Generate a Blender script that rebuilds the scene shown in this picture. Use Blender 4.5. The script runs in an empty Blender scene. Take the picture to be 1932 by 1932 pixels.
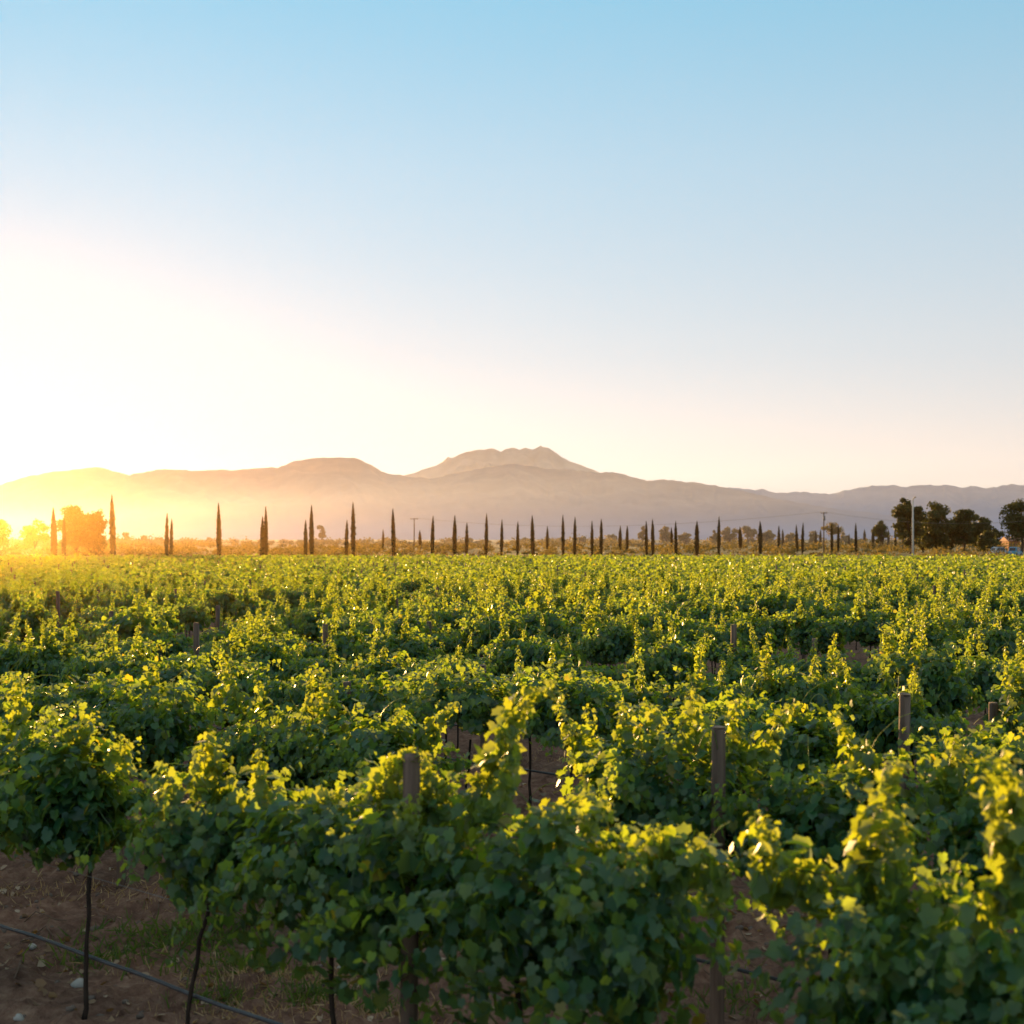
import bpy, math, random
import numpy as np
from mathutils import Vector

# ------------------------------------------------------------------ camera, sky, sun
sc = bpy.context.scene
COL = sc.collection
EYE = 3.1                    # metres above the vineyard floor
FPX, CX, HZ = 2654.0, 966.0, 1029.0   # focal length, centre and horizon measured on a 1932 px print

cam = bpy.data.cameras.new('camera')
cam_o = bpy.data.objects.new('camera', cam)
COL.objects.link(cam_o)
cam_o.location = (0, 0, EYE)
cam_o.rotation_euler = (math.radians(90), 0, 0)
cam.sensor_width = 36
cam.lens = 36 * FPX / 1932
cam.shift_y = (HZ - 966) / 1932
cam.clip_start = .1
cam.clip_end = 40000
cam.dof.use_dof = True
cam.dof.focus_distance = 19
cam.dof.aperture_fstop = 2.9
sc.camera = cam_o

SKY_GAIN = 1.39
SUN_EL, SUN_AZ = math.radians(3.0), math.radians(21.5)     # azimuth: degrees to the left of straight ahead
w = bpy.data.worlds.new('World')
sc.world = w
w.use_nodes = True
nt = w.node_tree
bg = nt.nodes['Background']
sky = nt.nodes.new('ShaderNodeTexSky')
sky.sky_type = 'NISHITA'
sky.sun_disc = False
sky.sun_elevation = SUN_EL
sky.sun_rotation = -SUN_AZ
sky.altitude = 300
sky.air_density = 1.0
sky.dust_density = 0.05
sky.ozone_density = 1.5
# evening air: clear blue overhead that pales to a faint warm white at the horizon, all round the compass
def wn(t, **k):
    n = nt.nodes.new(t)
    for a, b in k.items(): setattr(n, a, b)
    return n


tcw, sxw, bww = wn('ShaderNodeTexCoord'), wn('ShaderNodeSeparateXYZ'), wn('ShaderNodeRGBToBW')
nt.links.new(tcw.outputs['Generated'], sxw.inputs[0])
hue = wn('ShaderNodeValToRGB')
for e_, (p_, c_) in zip([hue.color_ramp.elements[0], hue.color_ramp.elements[1]] + [hue.color_ramp.elements.new(.5) for _ in range(4)], [(0, (.93, .85, .83)), (1, (.50, 1.08, 1.55)), (.07, (.94, .88, .89)), (.14, (.92, .97, 1.03)), (.26, (.76, 1.06, 1.27)), (.37, (.52, 1.08, 1.44))]):
    e_.position = p_; e_.color = (*[v * .6 for v in c_], 1)
nt.links.new(sxw.outputs[2], hue.inputs[0])
nt.links.new(sky.outputs[0], bww.inputs[0])
pw = wn('ShaderNodeMath', operation='POWER'); pw.inputs[1].default_value = .46
nt.links.new(bww.outputs[0], pw.inputs[0])
ml = wn('ShaderNodeMath', operation='MULTIPLY'); ml.inputs[1].default_value = SKY_GAIN / .6
nt.links.new(pw.outputs[0], ml.inputs[0])
vm = wn('ShaderNodeVectorMath', operation='SCALE')
nt.links.new(hue.outputs[0], vm.inputs[0]); nt.links.new(ml.outputs[0], vm.inputs['Scale'])
mxw = wn('ShaderNodeMix', data_type='RGBA'); mxw.inputs[0].default_value = .92
nt.links.new(sky.outputs[0], mxw.inputs[6]); nt.links.new(vm.outputs[0], mxw.inputs[7])
nt.links.new(mxw.outputs[2], bg.inputs[0])
bg.inputs[1].default_value = 0.10

sl = bpy.data.lights.new('sun', 'SUN')
sl.energy = 5.0
sl.angle = math.radians(.5)
sl.color = (1.0, .58, .21)
so = bpy.data.objects.new('sun', sl)
COL.objects.link(so)
sv = Vector((-math.sin(SUN_AZ) * math.cos(SUN_EL), math.cos(SUN_AZ) * math.cos(SUN_EL), math.sin(SUN_EL)))
so.rotation_euler = sv.to_track_quat('Z', 'Y').to_euler()
so.location = sv * 50

sc.view_settings.view_transform = 'Standard'
sc.view_settings.look = 'None'
sc.view_settings.exposure = 1.8
sc.view_settings.gamma = 1
sc.view_settings.use_curve_mapping = False
sc.render.engine = 'CYCLES'
sc.cycles.max_bounces = 6
sc.cycles.diffuse_bounces = 3
sc.cycles.glossy_bounces = 2
sc.cycles.transmission_bounces = 4
sc.cycles.volume_bounces = 0
sc.cycles.use_denoising = True
sc.cycles.sample_clamp_indirect = 6
sc.cycles.caustics_reflective = False
sc.cycles.caustics_refractive = False

HAZE_DENSITY = 2.4e-6
MIST_DENSITY = 3.4e-4

# ------------------------------------------------------------------ helpers
U = np.array([-.755, .656, 0.0]); U /= np.linalg.norm(U)      # along a vine row, away to the left
N = np.array([U[1], -U[0], 0.0])                              # across the rows, away from the camera
ROT = math.atan2(U[1], U[0])
ROW0, ROWSP = 4.95, 2.5


def row_n(k):
    return ROW0 + ROWSP * k


def world(n, t, z=0.0):
    return n * N + t * U + np.array([0, 0, z])


def row_point(n, px, py):
    """The point of the upright plane through a row that is seen at a place of the print: (t, z)."""
    r = (px - CX) / FPX
    # X = n*N0 + t*U0 ; Y = n*N1 + t*U1 ; X = r*Y
    t = (n * N[0] - r * n * N[1]) / (r * U[1] - U[0])
    Y = n * N[1] + t * U[1]
    return t, EYE - (py - HZ) * Y / FPX


def at(px, d):
    return (px - CX) / FPX * d


def ztop(py, d):
    return EYE - (py - HZ) * d / FPX


def ground_z(x, y):
    return np.clip(np.asarray(y, float) - 205, 0, 800) * .009


def tag(o, label=None, cat=None, group=None, kind=None):
    if label: o['label'] = label
    if cat: o['category'] = cat
    if group: o['group'] = group
    if kind: o['kind'] = kind
    return o


def empty(name, loc, rz=0.0):
    o = bpy.data.objects.new(name, None)
    COL.objects.link(o)
    o.location = loc
    o.rotation_euler = (0, 0, rz)
    o.empty_display_size = .2
    return o


def link(name, me, parent=None):
    o = bpy.data.objects.new(name, me)
    COL.objects.link(o)
    if parent is not None: o.parent = parent
    return o


def np_mesh(name, V, F, mat, smooth=True, attrs=None):
    """V (n,3); F a list of (m,k) index arrays."""
    me = bpy.data.meshes.new(name)
    V = np.ascontiguousarray(V, np.float32)
    F = [np.asarray(f, np.int32) for f in F if len(f)]
    sizes = np.concatenate([np.full(len(f), f.shape[1], np.int32) for f in F])
    loops = np.concatenate([f.ravel() for f in F]).astype(np.int32)
    starts = np.concatenate([[0], np.cumsum(sizes)[:-1]]).astype(np.int32)
    me.vertices.add(len(V)); me.vertices.foreach_set('co', V.ravel())
    me.loops.add(len(loops)); me.loops.foreach_set('vertex_index', loops)
    me.polygons.add(len(sizes))
    me.polygons.foreach_set('loop_start', starts)
    me.polygons.foreach_set('loop_total', sizes)
    me.polygons.foreach_set('use_smooth', np.full(len(sizes), smooth))
    me.update(calc_edges=True)
    for k, a in (attrs or {}).items():
        at_ = me.attributes.new(k, 'FLOAT', 'POINT')
        at_.data.foreach_set('value', np.ascontiguousarray(a, np.float32))
    me.materials.append(mat)
    me.validate()
    return me


class MB:
    """Collects pieces of geometry that become one mesh."""
    def __init__(self):
        self.V, self.T, self.Q, self.n, self.A = [], [], [], 0, []

    def add(self, V, tris=(), quads=(), a=0.0):
        V = np.asarray(V, float)
        self.V.append(V)
        if len(tris): self.T.append(np.asarray(tris) + self.n)
        if len(quads): self.Q.append(np.asarray(quads) + self.n)
        self.A.append(np.full(len(V), a) if np.isscalar(a) else np.asarray(a))
        self.n += len(V)
        return self

    def tube(self, pts, rad, seg=7, cap=True, a=0.0, jit=0.0, rng=None):
        pts = np.asarray(pts, float); m = len(pts)
        rad = np.full(m, rad) if np.isscalar(rad) else np.asarray(rad)
        d = np.gradient(pts, axis=0)
        d /= np.linalg.norm(d, axis=1)[:, None] + 1e-9
        ref = np.where(np.abs(d[:, 2:3]) > .8, np.array([[1., 0, 0]]), np.array([[0, 0, 1.]]))
        e1 = np.cross(d, ref); e1 /= np.linalg.norm(e1, axis=1)[:, None]
        e2 = np.cross(d, e1)
        th = np.arange(seg) / seg * 2 * np.pi
        r = rad[:, None] * (1 + (rng.uniform(-jit, jit, (m, seg)) if jit else 0))
        V = pts[:, None] + r[..., None] * (np.cos(th)[None, :, None] * e1[:, None] + np.sin(th)[None, :, None] * e2[:, None])
        i = np.arange(m - 1)[:, None] * seg; j = np.arange(seg)[None]; j2 = (j + 1) % seg
        q = np.stack([i + j, i + j2, i + seg + j2, i + seg + j], -1).reshape(-1, 4)
        V = V.reshape(-1, 3); tr = []
        if cap:
            V = np.vstack([V, pts[:1], pts[-1:]])
            c0, c1 = m * seg, m * seg + 1
            for s in range(seg):
                tr.append((c0, (s + 1) % seg, s))
                tr.append((c1, (m - 1) * seg + s, (m - 1) * seg + (s + 1) % seg))
        return self.add(V, tr, q, a)

    def box(self, c, s, rz=0.0):
        c = np.asarray(c, float); s = np.asarray(s, float) / 2
        P = np.array([(x, y, z) for z in (-1, 1) for y in (-1, 1) for x in (-1, 1)], float) * s
        R = np.array([[math.cos(rz), -math.sin(rz), 0], [math.sin(rz), math.cos(rz), 0], [0, 0, 1]])
        P = P @ R.T + c
        return self.add(P, (), [(0, 2, 3, 1), (4, 5, 7, 6), (0, 1, 5, 4), (2, 6, 7, 3), (0, 4, 6, 2), (1, 3, 7, 5)])

    def mesh(self, name, mat, smooth=True, attr=None):
        F = []
        if self.T: F.append(np.vstack(self.T))
        if self.Q: F.append(np.vstack(self.Q))
        return np_mesh(name, np.vstack(self.V), F, mat, smooth, {attr: np.concatenate(self.A)} if attr else None)


def unit(v):
    return v / (np.linalg.norm(v, axis=-1, keepdims=True) + 1e-9)


# smooth value noise for terrain
def vnoise(x, y, seed=0):
    x = np.asarray(x, float); y = np.asarray(y, float)
    xi = np.floor(x).astype(np.int64); yi = np.floor(y).astype(np.int64)
    fx = x - xi; fy = y - yi
    fx = fx * fx * (3 - 2 * fx); fy = fy * fy * (3 - 2 * fy)

    def h(a, b):
        v = np.sin((a * 127.1 + b * 311.7 + seed * 74.7) % 6283.0) * 43758.5453
        return v - np.floor(v)
    return (h(xi, yi) * (1 - fx) + h(xi + 1, yi) * fx) * (1 - fy) + (h(xi, yi + 1) * (1 - fx) + h(xi + 1, yi + 1) * fx) * fy


def fbm(x, y, oct=4, seed=0):
    s, a, tot = 0, 1.0, 0
    for o in range(oct):
        s = s + a * vnoise(x * 2 ** o + o * 17.3, y * 2 ** o - o * 9.1, seed + o)
        tot += a; a *= .5
    return s / tot


# ------------------------------------------------------------------ materials
def new_mat(name):
    m = bpy.data.materials.new(name)
    m.use_nodes = True
    n = m.node_tree
    return m, n.nodes, n.links, n.nodes['Principled BSDF']


def ramp(ns, stops, interp='LINEAR'):
    r = ns.new('ShaderNodeValToRGB')
    r.color_ramp.interpolation = interp
    el = r.color_ramp.elements
    while len(el) < len(stops): el.new(.5)
    for e, (p, c) in zip(el, stops):
        e.position = p; e.color = (*c, 1)
    return r


def simple_mat(name, col, rough=.8, col2=None, scale=8.0, bump=0.0, spec=.3, detail=5.0, stretch=None):
    m, ns, ln, p = new_mat(name)
    p.inputs['Roughness'].default_value = rough
    p.inputs['Specular IOR Level'].default_value = spec
    tc = ns.new('ShaderNodeTexCoord')
    src = tc.outputs['Object']
    if stretch:
        mp = ns.new('ShaderNodeMapping'); mp.inputs['Scale'].default_value = stretch
        ln.new(src, mp.inputs[0]); src = mp.outputs[0]
    nz = ns.new('ShaderNodeTexNoise')
    nz.inputs['Scale'].default_value = scale
    nz.inputs['Detail'].default_value = detail
    ln.new(src, nz.inputs['Vector'])
    r = ramp(ns, [(.3, col), (.7, col2 or tuple(c * .6 for c in col))])
    ln.new(nz.outputs[0], r.inputs[0]); ln.new(r.outputs[0], p.inputs['Base Color'])
    if bump:
        b = ns.new('ShaderNodeBump'); b.inputs['Strength'].default_value = bump; b.inputs['Distance'].default_value = .02
        ln.new(nz.outputs[0], b.inputs['Height']); ln.new(b.outputs[0], p.inputs['Normal'])
    return m


def leaf_mat(name, stops, young, trans, transmix=.4, rough=.42, spec=.5):
    """Leaves: colour varies leaf by leaf, young tip leaves are paler, light comes through the blade."""
    m, ns, ln, p = new_mat(name)
    g = ns.new('ShaderNodeNewGeometry')
    r = ramp(ns, stops)
    ln.new(g.outputs['Random Per Island'], r.inputs[0])
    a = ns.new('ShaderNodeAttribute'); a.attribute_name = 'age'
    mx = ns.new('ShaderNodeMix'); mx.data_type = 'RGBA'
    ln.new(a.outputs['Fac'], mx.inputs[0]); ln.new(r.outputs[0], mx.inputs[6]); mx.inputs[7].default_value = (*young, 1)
    ln.new(mx.outputs[2], p.inputs['Base Color'])
    p.inputs['Roughness'].default_value = rough
    p.inputs['Specular IOR Level'].default_value = spec
    t = ns.new('ShaderNodeBsdfTranslucent')
    sc_ = ns.new('ShaderNodeMix'); sc_.data_type = 'RGBA'; sc_.inputs[0].default_value = .55
    mul = ns.new('ShaderNodeMix'); mul.data_type = 'RGBA'; mul.blend_type = 'MULTIPLY'; mul.inputs[0].default_value = 1
    ln.new(mx.outputs[2], mul.inputs[6]); mul.inputs[7].default_value = (5.0, 3.4, .5, 1)
    ln.new(mul.outputs[2], sc_.inputs[6]); sc_.inputs[7].default_value = (*trans, 1)
    ln.new(sc_.outputs[2], t.inputs[0])
    ms = ns.new('ShaderNodeMixShader'); ms.inputs[0].default_value = transmix
    ln.new(p.outputs[0], ms.inputs[1]); ln.new(t.outputs[0], ms.inputs[2])
    ln.new(ms.outputs[0], ns['Material Output'].inputs[0])
    return m


M = {}
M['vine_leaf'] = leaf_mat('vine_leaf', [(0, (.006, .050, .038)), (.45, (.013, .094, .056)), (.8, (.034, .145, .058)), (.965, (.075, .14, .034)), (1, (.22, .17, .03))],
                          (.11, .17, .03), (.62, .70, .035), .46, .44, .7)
M['tree_leaf'] = leaf_mat('tree_leaf', [(0, (.022, .036, .014)), (1, (.060, .080, .026))], (.08, .1, .03), (.14, .15, .03), .22, .6, .25)
M['scrub_leaf'] = leaf_mat('scrub_leaf', [(0, (.05, .06, .022)), (.5, (.115, .11, .042)), (1, (.20, .17, .065))], (.2, .18, .05), (.22, .19, .055), .26, .7, .2)
M['cypress_leaf'] = leaf_mat('cypress_leaf', [(0, (.010, .016, .008)), (1, (.026, .033, .014))], (.04, .05, .02), (.05, .05, .015), .06, .7, .2)
M['dry_grass'] = leaf_mat('dry_grass', [(0, (.27, .17, .09)), (1, (.58, .44, .25))], (.3, .25, .1), (.3, .22, .1), .15, .7, .2)
M['green_grass'] = leaf_mat('green_grass', [(0, (.03, .075, .015)), (1, (.085, .14, .03))], (.1, .15, .03), (.3, .4, .05), .35, .5, .3)
M['litter'] = leaf_mat('litter', [(0, (.13, .075, .04)), (.6, (.3, .2, .12)), (1, (.5, .42, .32))], (.3, .2, .1), (.3, .2, .1), .15, .7, .2)
M['bark'] = simple_mat('vine_bark', (.055, .038, .028), .9, (.02, .014, .011), 30, .6, .2, stretch=(1, 1, .25))
M['tree_bark'] = simple_mat('tree_bark', (.10, .075, .055), .9, (.04, .03, .022), 6, .5, .2, stretch=(1, 1, .2))
M['twig'] = simple_mat('dry_twig', (.24, .16, .11), .9, (.10, .065, .045), 15)
M['cane'] = simple_mat('green_cane', (.16, .15, .05), .6, (.10, .07, .03), 20)
M['post'] = simple_mat('post_wood', (.22, .15, .11), .85, (.10, .066, .05), 26, .7, .25, stretch=(1, 1, .08))
M['post_end'] = simple_mat('post_end', (.36, .25, .17), .85, (.22, .15, .10), 30, .3)
M['hose'] = simple_mat('hose_plastic', (.035, .035, .038), .38, (.06, .06, .065), 12, 0, .5)
M['wire'] = simple_mat('galvanised_wire', (.25, .24, .22), .45, (.14, .13, .12), 20, 0, .5)
M['stone'] = simple_mat('pale_stone', (.50, .47, .42), .85, (.40, .37, .33), 9, .5)
M['pebble'] = simple_mat('pebble', (.22, .17, .14), .9, (.12, .09, .07), 14, .5)
M['concrete'] = simple_mat('concrete', (.62, .58, .52), .8, (.48, .45, .40), 5, .2)
M['pole_wood'] = simple_mat('pole_wood', (.14, .10, .075), .9, (.08, .06, .045), 8, .3, stretch=(1, 1, .1))
M['metal'] = simple_mat('dull_metal', (.2, .2, .2), .5, (.14, .14, .14), 6)
M['porcelain'] = simple_mat('porcelain', (.45, .4, .36), .3, (.4, .35, .3), 6)
M['brick'] = simple_mat('orange_plaster', (.30, .12, .055), .85, (.24, .10, .05), 2)
M['white_wall'] = simple_mat('white_plaster', (.75, .74, .70), .85, (.66, .65, .62), 1.5)
M['roof'] = simple_mat('roof_sheet', (.35, .17, .11), .8, (.25, .12, .08), 3)
M['dark_glass'] = simple_mat('dark_glass', (.02, .025, .03), .1, (.03, .03, .035), 2, 0, .6)
M['grey_paint'] = simple_mat('grey_paint', (.50, .53, .58), .3, (.47, .50, .55), 1, 0, .6)
M['blue_paint'] = simple_mat('blue_paint', (.05, .30, .48), .3, (.045, .27, .45), 1, 0, .6)
M['tyre'] = simple_mat('tyre_rubber', (.02, .02, .02), .8, (.03, .03, .03), 8)


def ground_mat():
    m, ns, ln, p = new_mat('soil_and_dry_fields')
    p.inputs['Roughness'].default_value = .95
    p.inputs['Specular IOR Level'].default_value = .15
    tc = ns.new('ShaderNodeTexCoord')

    def noise(scale, detail=6, rough=.6, vec=None):
        n = ns.new('ShaderNodeTexNoise')
        n.inputs['Scale'].default_value = scale; n.inputs['Detail'].default_value = detail; n.inputs['Roughness'].default_value = rough
        ln.new(vec or tc.outputs['Object'], n.inputs['Vector'])
        return n
    n1 = noise(1.3); n2 = noise(9, 8, .7); n3 = noise(45, 6, .7)
    soil = ramp(ns, [(.30, (.15, .084, .062)), (.5, (.28, .168, .122)), (.72, (.44, .30, .22))])
    ln.new(n2.outputs[0], soil.inputs[0])
    tint = ramp(ns, [(.35, (.7, .66, .64)), (.65, (1.15, 1.08, 1.0))])
    ln.new(n1.outputs[0], tint.inputs[0])
    mul = ns.new('ShaderNodeMix'); mul.data_type = 'RGBA'; mul.blend_type = 'MULTIPLY'; mul.inputs[0].default_value = 1
    ln.new(soil.outputs[0], mul.inputs[6]); ln.new(tint.outputs[0], mul.inputs[7])
    # scraps of straw
    mp = ns.new('ShaderNodeMapping'); mp.inputs['Rotation'].default_value = (0, 0, -ROT); mp.inputs['Scale'].default_value = (1, 3.2, 1)
    ln.new(tc.outputs['Object'], mp.inputs[0])
    n4 = noise(24, 3, .55, mp.outputs[0])
    st = ramp(ns, [(.60, (0, 0, 0)), (.72, (1, 1, 1))]); ln.new(n4.outputs[0], st.inputs[0])
    mx = ns.new('ShaderNodeMix'); mx.data_type = 'RGBA'
    sc1 = ns.new('ShaderNodeMath'); sc1.operation = 'MULTIPLY'; sc1.inputs[1].default_value = .55
    ln.new(st.outputs[0], sc1.inputs[0]); ln.new(sc1.outputs[0], mx.inputs[0])
    ln.new(mul.outputs[2], mx.inputs[6]); mx.inputs[7].default_value = (.30, .22, .14, 1)
    # dry grass fields beyond the vineyard
    sx = ns.new('ShaderNodeSeparateXYZ'); ln.new(tc.outputs['Object'], sx.inputs[0])
    mr = ns.new('ShaderNodeMapRange'); mr.inputs[1].default_value = 196; mr.inputs[2].default_value = 204
    ln.new(sx.outputs[1], mr.inputs[0])
    nf = noise(.012, 5)
    fld = ramp(ns, [(.35, (.17, .13, .05)), (.55, (.34, .25, .10)), (.7, (.24, .20, .08))])
    ln.new(nf.outputs[0], fld.inputs[0])
    fm = ns.new('ShaderNodeMix'); fm.data_type = 'RGBA'
    ln.new(mr.outputs[0], fm.inputs[0]); ln.new(mx.outputs[2], fm.inputs[6]); ln.new(fld.outputs[0], fm.inputs[7])
    ln.new(fm.outputs[2], p.inputs['Base Color'])
    add = ns.new('ShaderNodeMath'); add.operation = 'ADD'
    ln.new(n2.outputs[0], add.inputs[0]); ln.new(n3.outputs[0], add.inputs[1])
    b = ns.new('ShaderNodeBump'); b.inputs['Strength'].default_value = .9; b.inputs['Distance'].default_value = .035
    ln.new(add.outputs[0], b.inputs['Height']); ln.new(b.outputs[0], p.inputs['Normal'])
    return m


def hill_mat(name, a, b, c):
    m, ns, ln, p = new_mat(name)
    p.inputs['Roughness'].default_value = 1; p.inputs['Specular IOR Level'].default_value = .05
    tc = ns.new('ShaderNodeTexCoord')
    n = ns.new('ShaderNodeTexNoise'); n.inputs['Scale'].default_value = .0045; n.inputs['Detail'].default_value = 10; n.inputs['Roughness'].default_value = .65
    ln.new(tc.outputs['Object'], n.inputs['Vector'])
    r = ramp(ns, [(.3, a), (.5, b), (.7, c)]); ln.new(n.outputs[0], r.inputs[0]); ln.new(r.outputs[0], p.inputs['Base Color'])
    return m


# ------------------------------------------------------------------ ground, hills, haze
def graded(lo_far, lo, hi, hi_far, step, grow):
    core = np.arange(lo, hi, step)
    up, s, v = [], step, core[-1]
    while v < hi_far:
        s *= grow; v += s; up.append(min(v, hi_far))
    dn, s, v = [], step, core[0]
    while v > lo_far:
        s *= grow; v -= s; dn.append(max(v, lo_far))
    return np.concatenate([dn[::-1], core, up])


def soil_height(X, Y):
    n = X * N[0] + Y * N[1]; t = X * U[0] + Y * U[1]
    ph = (n - ROW0) / ROWSP
    mound = .07 * np.exp(-((ph - np.round(ph)) * ROWSP / .35) ** 2)
    rut = -.03 * np.exp(-((np.abs(ph - np.round(ph)) * ROWSP - .72) / .16) ** 2)
    rough = (fbm(X * 2.2, Y * 2.2, 3, 3) - .5) * .09 + (fbm(n * 9, t * 2.0, 3, 11) - .5) * .06 + np.maximum(fbm(X * 9, Y * 9, 3, 7) - .45, 0) * .22
    d = np.hypot(X, Y)
    return (mound + rut + rough) * np.clip((70 - d) / 40, 0, 1)


gx = graded(-15000, -9, 8, 15000, .065, 1.11)
gy = graded(-300, 5.5, 19, 15000, .065, 1.09)
GX, GY = np.meshgrid(gx, gy)
GZ = soil_height(GX, GY) + ground_z(GX, GY)
nx, ny = len(gx), len(gy)
ii = (np.arange(ny - 1)[:, None] * nx + np.arange(nx - 1)[None]).ravel()
ground = link('ground', np_mesh('ground', np.stack([GX, GY, GZ], -1).reshape(-1, 3),
                                [np.stack([ii, ii + 1, ii + nx + 1, ii + nx], -1)], ground_mat()))
tag(ground, 'brown tilled vineyard soil with dry golden fields beyond the cypresses', 'ground', kind='structure')


def ridge(name, label, cat, prof, D, width, seed, mat, rough=.24):
    prof = np.array(prof, float)
    px = np.arange(-700, 2660, 5.0)
    py = np.interp(px, prof[:, 0], prof[:, 1])
    h = (HZ - py) * D / FPX + EYE
    h = h + (fbm(px / 9, px * 0 + seed, 3, seed) - .5) * D * .0016
    s = np.concatenate([np.linspace(-1, 0, 40), np.linspace(.06, 1, 10)])
    PX, S = np.meshgrid(px, s)
    Yd = D * (1 + S * width)
    X = (PX - CX) / FPX * Yd
    fall = 1 - np.abs(S) ** 1.15
    spur = 1 - rough * np.sin(np.pi * np.clip(-S, 0, 1)) * np.abs(2 * fbm(PX / 90 + S * 1.2, S * 2.4 + seed, 5, seed + 3) - 1) * 2
    base = ground_z(X, Yd)
    Z = base * (1 - fall) + np.maximum(h[None] * fall * spur, 0) - (1 - fall) * .6
    a, b = len(px), len(s)
    i0 = (np.arange(b - 1)[:, None] * a + np.arange(a - 1)[None]).ravel()
    o = link(name, np_mesh(name, np.stack([X, Yd, Z], -1).reshape(-1, 3), [np.stack([i0, i0 + 1, i0 + a + 1, i0 + a], -1)], mat))
    return tag(o, label, cat, kind='structure')


FRONT = [(-700, 930), (-400, 945), (-200, 950), (0, 915), (52, 899), (105, 890), (182, 882), (196, 883), (217, 891), (245, 896), (269, 892), (308, 884), (343, 886),
         (368, 889), (403, 886), (448, 887), (490, 883), (511, 880), (525, 882), (553, 871), (590, 865), (628, 863), (670, 865), (698, 876), (730, 894),
         (768, 898), (817, 903), (838, 897), (891, 887), (943, 878), (971, 875), (996, 878), (1031, 884), (1083, 887), (1129, 892), (1157, 891), (1188, 898),
         (1220, 907), (1254, 905), (1304, 910), (1336, 914), (1385, 922), (1450, 938), (1560, 958), (1750, 980), (2000, 992), (2660, 1000)]
PEAK = [(-700, 1000), (500, 960), (700, 918), (768, 896), (824, 878), (845, 862), (852, 864), (875, 855), (898, 848), (926, 846), (945, 851), (966, 844), (978, 848), (996, 845),
        (1004, 848), (1020, 842), (1034, 845), (1048, 854), (1062, 864), (1083, 874), (1111, 883), (1140, 895), (1250, 930), (1450, 960), (2660, 1000)]
RIGHT = [(-700, 1000), (1000, 960), (1200, 928), (1300, 916), (1385, 920), (1427, 925), (1438, 923), (1466, 930), (1515, 928), (1564, 933), (1592, 926), (1648, 916), (1687, 916), (1707, 919),
         (1739, 915), (1788, 915), (1816, 920), (1830, 917), (1862, 921), (1907, 914), (1932, 915), (2100, 905), (2300, 915), (2660, 930)]
hm = hill_mat('haze_tinted_hillside', (.10, .105, .135), (.135, .138, .17), (.18, .18, .205))  # blue-mauve of distance haze is put into the hillside colour
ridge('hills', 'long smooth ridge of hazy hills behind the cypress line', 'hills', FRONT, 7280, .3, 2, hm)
ridge('mountain', 'rocky flat topped mountain peak rising behind the nearer ridge', 'mountain', PEAK, 11000, .2, 5, hill_mat('haze_paled_rock', (.26, .245, .235), (.32, .30, .285), (.40, .375, .35)), .45)  # rock colour lightened to stand in for haze paling the far peak
ridge('hills', 'bluish far range of hills behind the dark trees', 'hills', RIGHT, 9800, .25, 9, hill_mat('haze_blue_hillside', (.11, .16, .25), (.145, .20, .30), (.19, .245, .34)))  # aerial blue of the far air painted into this range's base colour


def volume_box(name, lo, hi, dens, col, g, label):
    m = bpy.data.materials.new(name); m.use_nodes = True
    ns, ln = m.node_tree.nodes, m.node_tree.links
    ns.remove(ns['Principled BSDF'])
    v = ns.new('ShaderNodeVolumePrincipled')
    v.inputs['Color'].default_value = (*col, 1)
    v.inputs['Density'].default_value = dens
    v.inputs['Anisotropy'].default_value = g
    ln.new(v.outputs[0], ns['Material Output'].inputs['Volume'])
    lo, hi = np.array(lo, float), np.array(hi, float)
    o = link(name, MB().box((lo + hi) / 2, hi - lo).mesh(name, m, False))
    return tag(o, label, name, kind='stuff')


volume_box('haze', (-15500, -400, -4), (15500, 15500, 800), HAZE_DENSITY, (1.0, .76, .60), .75, 'thin warm haze hanging in the evening air')
volume_box('mist', (-6000, 400, -2.5), (6000, 6800, 58), MIST_DENSITY, (.66, .74, 1.0), .32, 'pale mist lying low at the foot of the hills')
volume_box('glow_veil', (-190, 18, -1.5), (70, 425, 13), 6.5e-5, (1.0, .60, .20), .89, 'added golden veil of glow low over the vine rows')  # added volume, tinted orange to imitate the flare veil on the left

# ------------------------------------------------------------------ leaves
_half = [(-.16, .22), (.08, .50), (.31, .38), (.58, .47), (.71, .22)]
_out = [(0, 0)] + _half + [(1.0, 0)] + [(x, -y) for x, y in _half[::-1]]
LOBED = np.array([(.38, 0, 0)] + [(x, y, .30 * abs(y) - .22 * max(0, x - .4) ** 1.0) for x, y in _out])
LOBED_T = np.array([(0, 1 + i, 1 + (i + 1) % 12) for i in range(12)])
FOLD = np.array([(-.05, 0, 0), (.08, .46, .16), (.62, .44, .10), (1, 0, -.1), (.62, -.44, .10), (.08, -.46, .16)])
FOLD_Q = np.array([(0, 3, 2, 1), (0, 5, 4, 3)])
QUAD = np.array([(0, -.45, .0), (0, .45, .0), (1, .40, .0), (1, -.40, 0)])
QUAD_Q = np.array([(0, 1, 2, 3)])
BLADE = np.array([(0, -.05, 0), (0, .05, 0), (.6, .035, .04), (.6, -.035, .04), (1, 0, .16)])


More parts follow.
